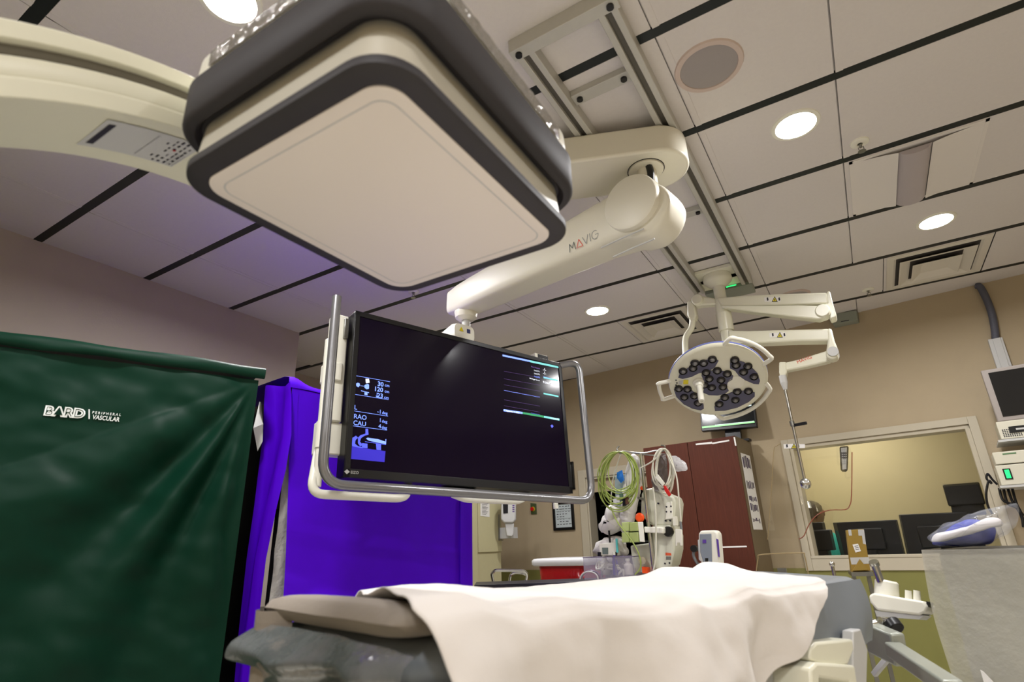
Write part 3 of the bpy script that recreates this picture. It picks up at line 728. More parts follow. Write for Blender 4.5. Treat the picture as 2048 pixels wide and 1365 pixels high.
q = MB(Sf.M).add(vs_, [(r_*7+k, r_*7+k+1, r_*7+k+8, r_*7+k+7) for r_ in range(7) for k in range(6)])
obj('side_flap', q, M_purple, pr, ang=180)
q = MB(PF.M)
for a in (.02, .7, PLn-.04): q.box(a, a+.03, 0, 2.04, -.06, -.03).box(a, a+.03, 0, 2.04, -.54, -.51)
for y in (.15, .6, 1.05, 1.5, 1.98): q.box(.0, PLn, y, y+.02, -.54, -.03)
obj('rack_frame', q, M_black, pr)
q = MB(PF.M).grid(lambda s_, t_: (.015+.10*s_, .35+1.45*t_, -.02+.01*nz(s_*4, t_*14, 1)), 8, 40)
obj('plastic_liner', q, mat('cloudy_plastic', (176, 174, 170), .3, bump=.6, bscale=40), pr, ang=180)
obj('gap_shade_panel', MB(PF.M).box(-.004, .0, .1, 2.0, -.54, -.06), M_black, pr)  # black sheet in place of the dark inside the open rack side
wf = MB(Sf.M); wf.add([(*Sf.at(x, y, .02), .02+.01*i) for i, (x, y) in enumerate([(519, 804), (526, 806), (534, 850), (537, 885), (531, 905), (526, 860)])], [(0, 1, 2, 5), (2, 3, 4, 5)])
obj('white_flap', wf, M_paper, pr, flat=True)
# cream closet standing beyond the purple rack
cl = thing('tall_closet', 'plain cream tall closet with flush doors beyond the purple cover', 'closet', (-3.4, 4.4, 0))
M_closet = mat('closet_cream', (196, 190, 150), .5, noise_amt=.03)
obj('carcass', MB().box(-3.75, -3.12, 3.5, 4.86, 0, 2.15), M_closet, cl, bevel=.003)
CF = Frame((-3.12, 3.5, 0), (0, 1, 0), (0, 0, 1))
obj('door', MB(CF.M).box(.02, .95, .05, 2.1, 0, .015), M_closet, cl, bevel=.003)
a, b = CF.at(977, 1105); obj('door', MB(CF.M).box(.96, 1.355, b, 2.1, 0, .015), M_closet, cl, bevel=.003)
q = pix(CF, [(994, 1030), (996, 1030), (996, 1080), (1003, 1080), (1003, 1082), (994, 1082)], .016, .02); obj('latch', q, M_steel, cl)
nt_ = thing('paper_notice', 'white printed paper notice taped to the cream closet door', 'notice', CF.W(*CF.at(968, 1020), .016))
q = pix(CF, [(958, 1003), (976, 1004), (976, 1035), (958, 1033)], .016, .018); obj('sheet', q, M_paper, nt_)
q = MB()
for i in range(9): pix(CF, [(961, 1007+2.7*i), (973-(i % 3)*2, 1008+2.7*i), (973-(i % 3)*2, 1008.8+2.7*i), (961, 1007.8+2.7*i)], .018, .0185, q)
obj('print', q, M_ink, nt_, flat=True)

# ================================================================= PATIENT TABLE
TU = Vector((.30, .954, 0)).normalized(); TWd = Vector((TU.y, -TU.x, 0)); T0 = Vector((-1.12, .84, 0)); ZT = ZC-.10
def tw(a, b, z): p = T0+TU*a+TWd*b; return Vector((p.x, p.y, z))
MT = Matrix((TU, TWd*-1, Vector((0, 0, 1)))).transposed().to_4x4(); MT.translation = T0      # local: x=a, y=-b
tb = thing('patient_table', 'long procedure table with grey vinyl mattress and side rails', 'procedure table', tw(1.1, .3, 0))
def mring(e, z): return [(x-(.68*(-y) if x > 1 else 0)+(.26 if x > 1 else 0), y, z) for x, y in rrect(.02-e, 1.80+e, -.57-e, -.02+e, .05, 5)]
obj('mattress', MB(MT).layers([mring(-.02, ZT-.09), mring(0, ZT-.078), mring(.004, ZT-.05), mring(0, ZT-.03), mring(-.02, ZT-.018)]), M_matt, tb, ang=60)
obj('table_top', MB(MT).box(.0, 1.45, -.55, -.03, ZT-.125, ZT-.095), M_black, tb, bevel=.01)
q = MB(MT).box(.9, 1.42, -.50, -.08, ZT-.26, ZT-.125); obj('carriage', q, M_lgrey, tb, bevel=.015)
q = MB(MT).box(.95, 1.4, -.48, -.10, .12, ZT-.26); obj('pedestal', q, M_lgrey, tb, bevel=.03, seg=3)
obj('base', MB(MT).box(.7, 1.5, -.56, .0, 0, .12), M_grey, tb, bevel=.03, seg=3)
for y in (-.55, .0): obj('side_rail', MB(MT).box(.55, 1.40, y-.006, y+.006, ZT-.135, ZT-.10), M_steel, tb, bevel=.003)
for x in (.7, 1.1, 1.4): obj('rail_post', MB(MT).cyl((x, -.50, ZT-.118), (x, -.55, ZT-.118), .009), M_steel, tb)
# vinyl apron hanging down the near side at the far end of the table
def apron(s_, t_):
    a = .98+.66*s_; e = .165*t_
    return (a+.0*t_-.07*t_*t_*(s_ > .5)*(s_-.5)*2, -(.578+.03*math.sin(t_*1.6)+.010*math.sin(a*17+2*t_)*t_), ZT-.022-e)
obj('vinyl_apron', MB(MT).grid(apron, 40, 10), M_matt, tb, ang=180)
# the head cushion, its plastic wrap, the drape
def pil(s_, t_):
    # closed pillow loop: s along a, t around
    th = 2*PI*t_; a = -.02+.34*s_; c = abs(math.cos(th))**.45*math.copysign(1, math.cos(th)); d = abs(math.sin(th))**.6*math.copysign(1, math.sin(th))
    k = min(1, max(0, math.sin(PI*min(s_*2.4, .5)))**.22) if s_ < .5 else (1 if s_ < .85 else max(0, math.cos((s_-.85)/.15*PI/2))**.4)
    return (a, -(.285+.285*c*(.92+.08*k)), ZT+(.004+.026*d*k)*(1-.85*max(0, min(1, (a-.03)/.17))*(d > 0)) + .002*nz(a*9, c*3, 0))
pw = thing('head_cushion', 'cream cloth covered cushion at the near head end of the table', 'cushion', tw(.2, .3, ZT))
obj('cushion_cover', MB(MT).grid(pil, 24, 40), M_pillow, pw, ang=180)
def hang(s_, t_):
    b = .02+.60*s_; e = t_
    x = -.026-.05*math.sin(e*2.6)*(1-.5*s_)-.02*math.sin(b*23+3*e)*e-.02*nz(b*7, e*3, 1)
    return (x, -b, ZT-.026-(.066+.018*math.sin(b*9))*e + (.006*math.sin(s_*PI))*(1-e))
obj_pl = obj('plastic_wrap', MB(MT).grid(hang, 60, 16), mat('grey_clear_plastic', (96, 98, 98), .09, bump=.7, bscale=22, spec=.9, coat=.4, noise_amt=.2, nscale=7), None, ang=180)
tag(obj_pl, 'crinkled grey plastic sheet hanging over the head end below the cream cushion', 'plastic sheet')
M_und = mat('pad_black', (12, 12, 13), .6)
obj('corner_drop', MB(MT).grid(lambda s_, t_: (-.02-.02*math.sin(s_*5), -(-.0+.13*s_+.02*t_), ZT-.0-.36*t_), 8, 12), M_pillow, pw, ang=180)
obj('head_pad', MB(MT).box(-.01, .35, -.60, -.02, ZT-.20, ZT-.10), M_und, tb, bevel=.02)

def top_z(a, b):
    z = ZT-.004 + .019*max(0, min(1, (.46-a)/.16)) + .024*max(0, min(1, (.17-a)/.09))
    z += .004*nz(a*3, b*4, 2)+.003*nz(a*8, b*10, 5)+.0012*nz(a*21, b*24, 8)
    z += .024*math.exp(-((a-1.42-.2*b)/.10)**2)*math.exp(-((b-.0)/.2)**2) + .03*math.exp(-((a-1.70)/.10)**2)*math.exp(-((b-.0)/.2)**2)
    for (p, q_, w_, h_) in ((.16, .75, .04, .014), (.34, .9, .05, .012)):
        d = (a-p)-q_*b; z += h_*math.exp(-(d/w_)**2)*min(1, b/.15+.2)
    return z
HI = [(0, 1.32), (.05, 1.19), (.10, 1.08), (.14, .98), (.19, .84), (.30, .72), (.40, .5), (.42, -.03)]
def hem(e):
    for (e0, a0_), (e1, a1_) in zip(HI[:-1], HI[1:]):
        if e <= e1: return a0_+(a1_-a0_)*(e-e0)/(e1-e0)
    return HI[-1][1]
def sheet(s_, t_):
    # t_ runs from the far edge to the near edge (0..TS), then down the side to the hem
    TS = .5
    if t_ <= TS:
        w_ = -.04+.64*t_/TS; b = max(w_, -.02)
        lo = .20-.37*max(b, 0); hi = 1.78-.78*max(b, 0)
        a = lo+(hi-lo)*s_
        z = top_z(a, max(b, 0)) + (w_*.8 if w_ < 0 else 0)
        r = max(0, w_-.56); z -= r*r*6
        return (a, -b, z)
    lo0 = .20-.37*.6; hi0 = 1.78-.78*.6
    a0_ = lo0+(hi0-lo0)*s_; k = (t_-TS)/(1-TS)
    # hem drop at this place along the table
    D_ = .42
    for i in range(len(HI)-1):
        if HI[i+1][1] <= a0_ <= HI[i][1]:
            D_ = HI[i+1][0]+(HI[i][0]-HI[i+1][0])*(a0_-HI[i+1][1])/(HI[i][1]-HI[i+1][1])
    D_ = max(D_ + .10*(1-s_)**2, .004)
    e = D_*k; a = a0_+.25*e
    flare = .010+.02*(1-math.exp(-e/.04)) + .08*e
    fold = (.034*math.sin(a*11+1.0+1.5*e)+.014*math.sin(a*26+.5)+.03*nz(a*4, e*3, 7))*min(1, e/.16)*min(1, max(0, (1.25-a)/.5)+.12)
    b = .60+flare*min(1, e/.02)+fold+(.007*nz(a*9+e*5, e*12, 3)+.0035*nz(a*21, e*19, 1))*min(1, e/.03); z = top_z(a0_, .6)-.0096 - (e-.012*(1-math.exp(-e/.03)))*.97
    return (a, -b, z)
sh = obj('white_drape_sheet', MB(MT).grid(sheet, 170, 130), M_sheet, None, ang=180)
so = sh.modifiers.new('thickness', 'SOLIDIFY'); so.thickness = .0025; so.offset = 1
tag(sh, 'creased white sheet draped over the table and down its near side', 'sheet')

# table-side controls and accessory arms
Nf = Frame(tw(0, .63, 0), TU, (0, 0, 1))
cb = thing('control_box', 'cream boxy control housing clamped below the near table rail', 'control box', Nf.W(*Nf.at(1650, 1340), .03))
q = pix(Nf, [(1604, 1296), (1616, 1284), (1690, 1278), (1692, 1300), (1680, 1330), (1640, 1333), (1603, 1320)], -.05, .02)
obj('upper_housing', q, M_cream, cb, bevel=.006)
q = pix(Nf, [(1586, 1334), (1598, 1322), (1676, 1328), (1686, 1400), (1674, 1400), (1666, 1360), (1604, 1352), (1600, 1400), (1588, 1400)], -.05, .04)
obj('lower_shell', q, M_cream, cb, bevel=.006)
cs_ = thing('table_control_console', 'white control console with a large round knob on the table end', 'control console', PD(1800, 1205, 2.15))
Cf = Frame(PD(1800, 1205, 2.15), (.93, -.2, -.06), (0, .12, 1))
q = pix(Cf, [(1741, 1193), (1750, 1187), (1850, 1204), (1859, 1215), (1856, 1226), (1842, 1232), (1758, 1222), (1744, 1206)], -.13, .03)
obj('console_body', q, M_white, cs_, bevel=.008, seg=3)
k0 = Vector(Cf.W(*Cf.at(1768, 1196), -.04)); kt = Vector(Cf.W(*Cf.at(1768, 1160), -.04))
obj('large_knob', MB().cyl(k0, kt-(kt-k0)*.1, .043, .040, n=28).cyl(kt-(kt-k0)*.1, kt, .040, .034, n=28), M_white, cs_)
for x in (1814, 1831): obj('joystick_stub', MB().cyl(Cf.W(*Cf.at(x, 1205), -.03), Cf.W(*Cf.at(x-1, 1181), -.03), .013, .011), M_white, cs_)
obj('end_clip', pix(Cf, [(1853, 1203), (1862, 1206), (1860, 1216), (1855, 1214)], -.05, .01), M_black, cs_)
obj('tray', pix(Cf, [(1752, 1222), (1850, 1232), (1840, 1240), (1756, 1234)], -.12, .02), M_lgrey, cs_)
bk = thing('accessory_bracket', 'grey metal accessory arm reaching down towards the lower right corner', 'bracket arm', PD(1770, 1290, 1.9))
def bar3(p, q_, w_, h_):
    p = Vector(p); q_ = Vector(q_); Fm = Frame(p, q_-p, (0, 0, 1)); l = (q_-p).length
    return MB(Fm.M).box(0, l, -h_, 0, -w_/2, w_/2)
obj('long_arm', bar3(PD(1784, 1284, 1.85), PD(1906, 1362, 1.45), .05, .045), M_brk, bk, bevel=.006)
obj('upper_link', bar3(PD(1738, 1244, 2.0), PD(1795, 1268, 1.85), .05, .10), M_brk, bk, bevel=.008)
obj('clamp_block', bar3(PD(1722, 1228, 2.05), PD(1752, 1250, 2.0), .06, .05), M_brk, bk, bevel=.006)
obj('clamp_screw', MB().cyl(PD(1722, 1255, 1.98), PD(1752, 1246, 1.98), .012).cyl(PD(1760, 1244, 1.97), PD(1782, 1248, 1.97), .016), M_chrome, bk)
obj('black_grip', MB().cyl(PD(1782, 1244, 1.96), PD(1794, 1260, 1.93), .026), M_black, bk, bevel=.004)
obj('stay', bar3(PD(1745, 1345, 2.3), PD(1790, 1290, 2.2), .02, .02), M_lgrey, bk, bevel=.003)
obj('drop_plate', pix(Nf, [(1699, 1262), (1714, 1258), (1728, 1300), (1724, 1420), (1702, 1420), (1698, 1330)], -.02, .01, MB()), M_lgrey, bk, bevel=.004)
obj('pin', MB().cyl(PD(1712, 1254, 1.95), PD(1716, 1266, 1.95), .016), M_steel, bk)
cp = thing('chrome_post', 'short chrome socket post at the far corner of the table', 'post', PD(1757, 1145, 2.25))
obj('post', MB().cyl(PD(1748, 1127, 2.25), PD(1762, 1165, 2.22), .014), M_chrome, cp)
obj('collar', MB().cyl(PD(1747, 1124, 2.25), PD(1750, 1131, 2.25), .018), M_chrome, cp)
tp = thing('chrome_post', 'thin post with a small shiny round head behind the far end of the mattress', 'post', PD(1665, 1130, 3.0))
obj('knob_head', MB().sphere(PD(1664, 1129, 3.0), .014), M_chrome, tp); obj('stem', MB().cyl(PD(1664, 1130, 3.0), Vector((PD(1664, 1130, 3.0).x, PD(1664, 1130, 3.0).y, 0)), .009), M_chrome, tp)

# ================================================================= SURGICAL LIGHT BOOM
PX0, PY0 = -.589, 3.83
sb = thing('surgical_light_boom', 'cream ceiling boom with two jointed arms and warning labels, holding the surgical lamp', 'ceiling boom', (PX0, PY0, ZCEIL))
Bf = Frame((0, PY0, 0), (1, 0, 0), (0, 0, 1))
Mb = T3(PX0, PY0, 0)
def zof(py): # height of a point on the boom post seen at row py
    d_ = ray(1440, py); return Bf.at(1440, py)[1]
obj('mounting_plate', MB().box(PX0-.15, PX0+.17, 3.72, 4.04, ZCEIL-.03, ZCEIL-.004), M_cream, sb, bevel=.004)
z1 = ZCEIL-.03
obj('canopy', MB(Mb).lathe([(.095, z1), (.098, z1-.03), (.09, z1-.05), (.05, z1-.08), (.042, z1-.085)], n=40), M_cream, sb)
obj('post', MB(Mb).lathe([(.040, z1-.06), (.038, Bf.at(1440, 612)[1])], n=28), M_cream, sb)
za, zb_, zc_, zd = [Bf.at(1445, y)[1] for y in (600, 628, 664, 706)]
obj('post_sleeve', MB(Mb).lathe([(.047, za), (.047, zb_), (.052, zb_-.003), (.050, zc_), (.045, zc_-.004)], n=28), M_cream, sb, ang=30)
obj('lower_post', MB(Mb).lathe([(.040, zc_), (.040, zd), (.03, zd-.01)], n=28), M_cream, sb)
ua = pix(Bf, [(1436, 601), (1500, 596), (1580, 593), (1656, 591), (1660, 614), (1620, 615), (1540, 617), (1446, 620)], -.055, .055)
obj('upper_arm', ua, M_cream, sb, bevel=.012, seg=3)
obj('arm_end_cap', pix(Bf, [(1655, 588), (1661, 588), (1667, 612), (1674, 636), (1672, 640), (1662, 643), (1650, 616)], -.05, .05), M_cream, sb, bevel=.01)
ra = pix(Bf, [(1650, 620), (1656, 640), (1640, 646), (1600, 642), (1520, 632), (1447, 622), (1447, 618), (1540, 619), (1600, 618)], -.005, .075)
obj('return_arm', ra, M_cream, sb, bevel=.01, seg=2)
c_ = Bf.at(1647, 630); obj('joint_disc', MB(Bf.M @ T3(c_[0], c_[1], 0)).lathe([(.042, .0), (.042, .082), (.036, .09), (.0001, .09)]), M_cream, sb)
la = pix(Bf, [(1458, 665), (1500, 666), (1660, 662), (1662, 686), (1600, 687), (1530, 690), (1462, 691)], -.05, .05)
obj('lower_arm', la, M_cream, sb, bevel=.012, seg=3)
obj('arm_end_cap', pix(Bf, [(1654, 662), (1664, 661), (1670, 686), (1678, 706), (1676, 720), (1662, 724), (1652, 716), (1656, 688)], -.05, .05), M_cream, sb, bevel=.012)
fr_ = Frame(Bf.W(*Bf.at(1660, 712), 0), (1, .25, 0), (0, 0, 1))
obj('shield_arm', pix(Bf, [(1656, 700), (1662, 722), (1620, 732), (1570, 742), (1558, 744), (1557, 728), (1600, 718)], -.075, -.005), M_cream, sb, bevel=.01)
obj('arm_knuckle', pix(Bf, [(1558, 724), (1572, 724), (1574, 744), (1570, 756), (1562, 760), (1558, 745)], -.07, -.0), M_cream, sb, bevel=.008)
obj('clamp', MB().cyl(Bf.W(*Bf.at(1667, 708), -.06), Bf.W(*Bf.at(1667, 708), .06), .03), M_lgrey, sb)
def warn(cx, cy, F, off, parent, s=1.0):
    q = MB()
    q.k = 0; pix(F, [(cx-21*s, cy-4*s), (cx+11*s, cy-5*s), (cx+12*s, cy+4*s), (cx-20*s, cy+5*s)], off, off+.0006, q)
    q.k = 1; pix(F, [(cx-6*s, cy+5*s), (cx+6*s, cy+5*s), (cx, cy-6*s)], off+.0007, off+.001, q)
    q.k = 2; pix(F, [(cx-4*s, cy+3.6*s), (cx+4*s, cy+3.6*s), (cx, cy-3.6*s)], off+.0011, off+.0014, q)
    q.k = 1
    pix(F, [(cx-1*s, cy+2.6*s), (cx+1*s, cy+2.6*s), (cx+.6*s, cy-1*s), (cx-.6*s, cy-1*s)], off+.0015, off+.0018, q)
    for dx in (-14, 9): pix(F, [(cx+(dx-2)*s, cy-3*s), (cx+(dx+1)*s, cy-4*s), (cx+(dx+2)*s, cy+2*s), (cx+(dx-1)*s, cy+3*s)], off+.0007, off+.001, q)
    return obj('warning_label', q, [M_paper, M_ink, M_yellow], parent, flat=True)
warn(1552, 605, Bf, .0565, sb); warn(1562, 675, Bf, .0515, sb)
q = MB(); a, b = Bf.at(1595, 728, -.004); text_mb(q, 'MAVIG', .03, Bf.M @ T3(a, b, -.003) @ RZ(12), 1); obj('arm_lettering', q, mat('logo_red', (214, 84, 60), .5), sb, flat=True)
# left-hand elbow that carries the lamp
obj('short_arm', pix(Bf, [(1392, 596), (1400, 594), (1432, 600), (1434, 612), (1404, 614), (1392, 616)], -.035, .035), M_cream, sb, bevel=.01)
c_ = Bf.at(1398, 604); obj('elbow_disc', MB(Bf.M @ T3(c_[0], c_[1], 0)).lathe([(.040, .0), (.040, .05), (.034, .058), (.0001, .058)]), M_cream, sb)
obj('elbow_housing', pix(Bf, [(1376, 607), (1386, 602), (1392, 616), (1395, 634), (1392, 642), (1382, 643), (1377, 634)], -.035, .035), M_cream, sb, bevel=.01)
HC = Vector(Bf.W(*Bf.at(1435, 762, .33), .33))
hv = (EYE-HC).normalized(); dn = Vector((0, 0, -1))
hn = (hv*.66 + dn*.76).normalized()
hu = hv.cross(Vector((0, 0, 1))).normalized()*-1           # to the right in the picture
hu = (hu + Vector((0, 0, .03))).normalized()
Hf = Frame(HC, hu, hn.cross(hu))
if Hf.n.dot(hv) < 0: Hf = Frame(HC, hu, -hn.cross(hu))
RH = .285
yk = [Bf.W(*Bf.at(1385, 638), 0), Bf.W(*Bf.at(1383, 656), .0), Bf.W(*Bf.at(1374, 678), .03), Bf.W(*Bf.at(1371, 705, .12), .12), Bf.W(*Bf.at(1376, 738, .24), .24), Hf.W(-.10, .04, -.10)]
obj('lamp_yoke', MB().tube(yk, .021, sub=6, n=14), M_cream, sb)
lh = thing('surgical_lamp_head', 'round white surgical lamp with dark lens clusters and a centre handle, facing down', 'surgical lamp', HC)
obj('dome', MB(Hf.M).lathe([(.0001, -.085), (.10, -.082), (.22, -.058), (.272, -.03), (RH, -.012), (RH+.003, .0), (RH-.004, .008), (RH-.02, .010), (.0001, .012)], n=64), mat('lamp_shell', (226, 224, 204), .3), lh, ang=50)
obj('blue_rim', MB(Hf.M).lathe([(RH+.001, -.020), (RH+.005, -.016), (RH+.005, -.010), (RH+.001, -.008)], n=64), mat('rim_blue', (110, 120, 190), .4), lh)
Z5 = lambda u_, v_: (1300+u_*.249, 520+v_*.249)
CL = [
 [(225, 935), (240, 900), (300, 860), (360, 820), (430, 795), (530, 785), (548, 800), (520, 850), (470, 885), (390, 900), (330, 930), (260, 945)],
 [(640, 805), (690, 795), (750, 810), (810, 850), (860, 900), (880, 960), (870, 988), (830, 985), (760, 955), (710, 920), (680, 880), (640, 860)],
 [(415, 890), (450, 880), (560, 878), (630, 890), (665, 920), (660, 950), (620, 975), (615, 1010), (630, 1040), (600, 1065), (540, 1078), (470, 1075), (425, 1055), (435, 1010), (430, 960), (412, 920)],
 [(190, 1030), (240, 1018), (310, 1015), (360, 1060), (400, 1110), (428, 1150), (430, 1185), (405, 1198), (340, 1185), (270, 1150), (210, 1090)],
 [(515, 1170), (540, 1120), (600, 1075), (680, 1042), (790, 1040), (838, 1055), (838, 1085), (790, 1130), (700, 1175), (600, 1200), (520, 1203)]]
M_lens = mat('lens_panel', (72, 70, 96), .25)
M_ring_ = mat('lens_ring', (30, 28, 30), .3)
M_bulb = mat('lens_bulb', (120, 118, 118), .08, metal=.4)
for c in CL:
    o = obj('lens_panel', pix(Hf, fillet([Vector((*Z5(*p), 0)) for p in c], 12, 3, True) and [Z5(*p) for p in c], .012, .016), M_lens, lh, bevel=.001)
LN = [(265, 895), (345, 870), (430, 830), (500, 800), (360, 830), (690, 845), (785, 855), (750, 900), (835, 938), (680, 805), (450, 905), (540, 890), (620, 915), (475, 955), (570, 965), (435, 1005), (495, 1025), (585, 1020),
      (230, 1035), (300, 1038), (275, 1102), (355, 1092), (385, 1150), (700, 1058), (790, 1055), (600, 1105), (685, 1125), (555, 1158)]
for p in LN:
    a, b = Hf.at(*Z5(*p), .014); M_ = Hf.M @ T3(a, b, 0)
    lr = obj('lamp_lens', MB(M_).lathe([(.026, .012), (.026, .020), (.022, .024), (.019, .018), (.0001, .017)], n=20), M_ring_, lh)
    obj('lens_bulb', MB(M_).lathe([(.016, .017), (.014, .026), (.008, .031), (.0001, .032)], n=16), M_bulb, lr)
a, b = Hf.at(*Z5(390, 985), .012); M_ = Hf.M @ T3(a, b, 0)
obj('handle_socket', MB(M_).lathe([(.036, .01), (.034, .02), (.026, .026), (.026, .05), (.022, .056)], n=24), M_white, lh)
obj('sterile_handle', MB(M_).lathe([(.018, .05), (.017, .10), (.019, .16), (.016, .185), (.008, .186), (.008, .18), (.0001, .18)], n=20), M_white, lh)
a, b = Hf.at(*Z5(690, 985), .012)
obj('round_cap', MB(Hf.M @ T3(a, b, 0)).lathe([(.052, .01), (.051, .014), (.046, .016), (.0001, .016)], n=32), M_white, lh)
def grip(t0, t1, r1, name='side_grip'):
    pts = [Hf.W(RH*.97*math.cos(math.radians(t0)), RH*.97*math.sin(math.radians(t0)), .0)]
    for i in range(11):
        t = math.radians(t0+(t1-t0)*(i+1)/12); pts.append(Hf.W(r1*math.cos(t), r1*math.sin(t), .012))
    pts.append(Hf.W(RH*.97*math.cos(math.radians(t1)), RH*.97*math.sin(math.radians(t1)), .0))
    obj(name, MB().tube(pts, .013, sub=3, n=10), M_white, lh)
grip(75, 15, .335); grip(-15, -100, .31); grip(195, 168, .35)
q = MB(); q.k = 0; pix(Hf, [Z5(268, 955), Z5(308, 955), Z5(305, 988), Z5(265, 990)], .0125, .013, q); q.k = 1
pix(Hf, [Z5(230, 965), Z5(262, 962), Z5(258, 990), Z5(226, 995)], .0125, .013, q); q.k = 2
for p in ((208, 958), (215, 980), (208, 997)): pix(Hf, [Z5(p[0]-6, p[1]-5), Z5(p[0]+6, p[1]-5), Z5(p[0]+6, p[1]+4), Z5(p[0]-6, p[1]+4)], .0125, .013, q)
obj('rating_label', q, [M_yellow, M_lgrey, M_ink], lh, flat=True)
# power box with green light by the canopy
pb_ = thing('ceiling_power_box', 'flat grey ceiling box glowing green beside the boom post', 'ceiling box', (-.55, 4.15, ZCEIL))
obj('box_body', MB().box(-.73, -.40, 4.06, 4.24, ZCEIL-.05, ZCEIL-.002), mat('box_greygreen', (140, 146, 134), .4), pb_, bevel=.004)
a = PZ(1458, 573, ZCEIL-.05); obj('green_indicator', MB().box(a.x-.02, a.x+.05, a.y-.006, a.y+.006, ZCEIL-.053, ZCEIL-.049), mat('green_glow', (40, 230, 110), .4, emit=1.5), pb_)
wb = thing('wall_junction_box', 'grey rectangular box high on the far wall under the ceiling, right of the boom arm', 'box', Fw.W(.1, 2.98, .1))
Jf = Frame(Fw.W(0, 0, .10), Fw.u, (0, 0, 1))
obj('box_body', pix(Jf, [(1661, 630), (1713, 620), (1715, 640), (1666, 650)], -.10, .0), mat('box_greygreen', (140, 146, 134), .4), wb, bevel=.004)
obj('print', pix(Jf, [(1682, 643), (1698, 640), (1698, 641.5), (1682, 644.5)], .0005, .001), M_ink, wb)

# lead glass shield hung from the boom
sd = thing('hanging_radiation_shield', 'clear acrylic radiation shield with amber edge hanging on a thin steel rod', 'radiation shield', Bf.W(*Bf.at(1565, 757), -.04))
Sh = Frame((0, PY0-.04+.0, 0), (1, 0, 0), (0, 0, 1))
rodt = Sh.at(1567, 762); rodb = Sh.at(1610, 965)
obj('socket', MB().cyl(Sh.W(*Sh.at(1565, 752), .0), Sh.W(*Sh.at(1568, 766), 0), .022).cyl(Sh.W(*Sh.at(1568, 766), 0), Sh.W(*Sh.at(1571, 780), 0), .022, .012), M_lgrey, sd)
obj('rod', MB().cyl(Sh.W(*Sh.at(1570, 778), 0), Sh.W(*Sh.at(1611, 968), 0), .0085), M_chrome, sd)
a, b = Sh.at(1611, 968); obj('rod_disc', MB(Sh.M @ T3(a, b, 0)).lathe([(.03, -.012), (.03, .008), (.022, .014), (.0001, .014)]), M_chrome, sd)
obj('rod_lever', bar3(Sh.W(*Sh.at(1584, 849), .0), Sh.W(*Sh.at(1614, 845), .03), .012, .018), M_black, sd, bevel=.003)
obj('lever_collar', MB().cyl(Sh.W(*Sh.at(1583, 843), 0), Sh.W(*Sh.at(1586, 853), 0), .014), M_steel, sd)
A_ = [(1535, 1080), (1542, 990), (1547, 905), (1552, 893), (1562, 888), (1610, 890), (1690, 892), (1700, 896), (1704, 905), (1703, 990), (1699, 1012), (1690, 1020), (1660, 1021), (1635, 1030), (1618, 1050), (1608, 1072), (1598, 1079), (1560, 1077)]
sp2 = [Sh.at(*p) for p in A_]
o = obj('acrylic_pane', MB().prism(sp2, -.006, .0, Sh.M), M_acryl, sd, flat=True)
edge_pts = [Sh.W(*Sh.at(*p), -.003) for p in A_[8:17]]
obj('amber_edge', MB().tube(edge_pts, .0028, sub=3, n=6), M_amber, sd)
edge_pts = [Sh.W(*Sh.at(*p), -.003) for p in A_[0:5]]
obj('pane_edge', MB().tube(edge_pts, .0022, sub=3, n=6), mat('acrylic_edge_pale', (150, 132, 96), .2), sd)
warn(1588, 893, Sh, .001, sd, 1.0)
obj('white_tape', pix(Sh, [(1597, 889), (1610, 889), (1610, 897), (1597, 897)], .001, .002), M_paper, sd)
# low clear shield behind the table
ls = thing('low_acrylic_shield', 'small rounded clear acrylic guard standing behind the table', 'acrylic guard', PY(1570, 1140, 3.3))
Lf = Frame((0, 3.3, 0), (1, 0, 0), (0, 0, 1))
gp = [Lf.at(*p) for p in ((1512, 1150), (1516, 1118), (1524, 1110), (1600, 1107), (1609, 1112), (1617, 1150))]
obj('pane', MB().prism(gp, -.004, .0, Lf.M), M_acryl, ls, flat=True)
obj('pane_edge', MB().tube([Lf.W(*Lf.at(*p)) for p in ((1512, 1150), (1516, 1118), (1524, 1110), (1600, 1107), (1609, 1112), (1617, 1150))], .003, sub=4, n=6), mat('acrylic_edge_pale', (150, 132, 96), .2), ls)
a = Lf.at(1565, 1150); obj('stand', MB(Lf.M).box(a[0]-.02, a[0]+.02, 0, a[1]+.03, -.03, .0).box(a[0]-.12, a[0]+.12, 0, .03, -.12, .1), M_steel, ls)

# ================================================================= FAR WALL FITTINGS
def wf_pix(pts, z0, z1, mb=None, at=0): return pix(Fw, pts, z0, z1, mb, at)
fr1 = thing('framed_certificate', 'black framed printed sheet on the far wall below the monitor corner', 'picture frame', Fw.W(*Fw.at(1128, 1033), .01), 'black picture frames')
x0, y1 = Fw.at(1106, 1005); x1, y0 = Fw.at(1151, 1060)
def picframe(root, x0, x1, y0, y1, rows=8, tab=True):
    q = MB(Fw.M)
    for a, b, c, d in ((x0, x1, y0, y0+.028), (x0, x1, y1-.028, y1), (x0, x0+.028, y0, y1), (x1-.028, x1, y0, y1)): q.box(a, b, c, d, 0, .022)
    obj('frame', q, M_black, root, bevel=.003)
    obj('print_sheet', MB(Fw.M).box(x0+.02, x1-.02, y0+.02, y1-.02, .001, .008), mat('print_pale', (196, 206, 208), .4), root)
    q = MB(Fw.M); w_ = x1-x0-.08
    for i in range(rows):
        yy = y1-.05-(y1-y0-.09)*i/rows
        for j in range(5):
            if random.random() < .8: q.box(x0+.045+w_*j/5, x0+.045+w_*(j+random.uniform(.5, .95))/5, yy-.008, yy-.002*(i % 3), .0082, .0086)
    for i in (2, 5): q.box(x0+.04, x1-.04, y1-.05-(y1-y0-.09)*i/rows, y1-.048-(y1-y0-.09)*i/rows, .0082, .0086)
    obj('print', q, M_ink, root, flat=True)
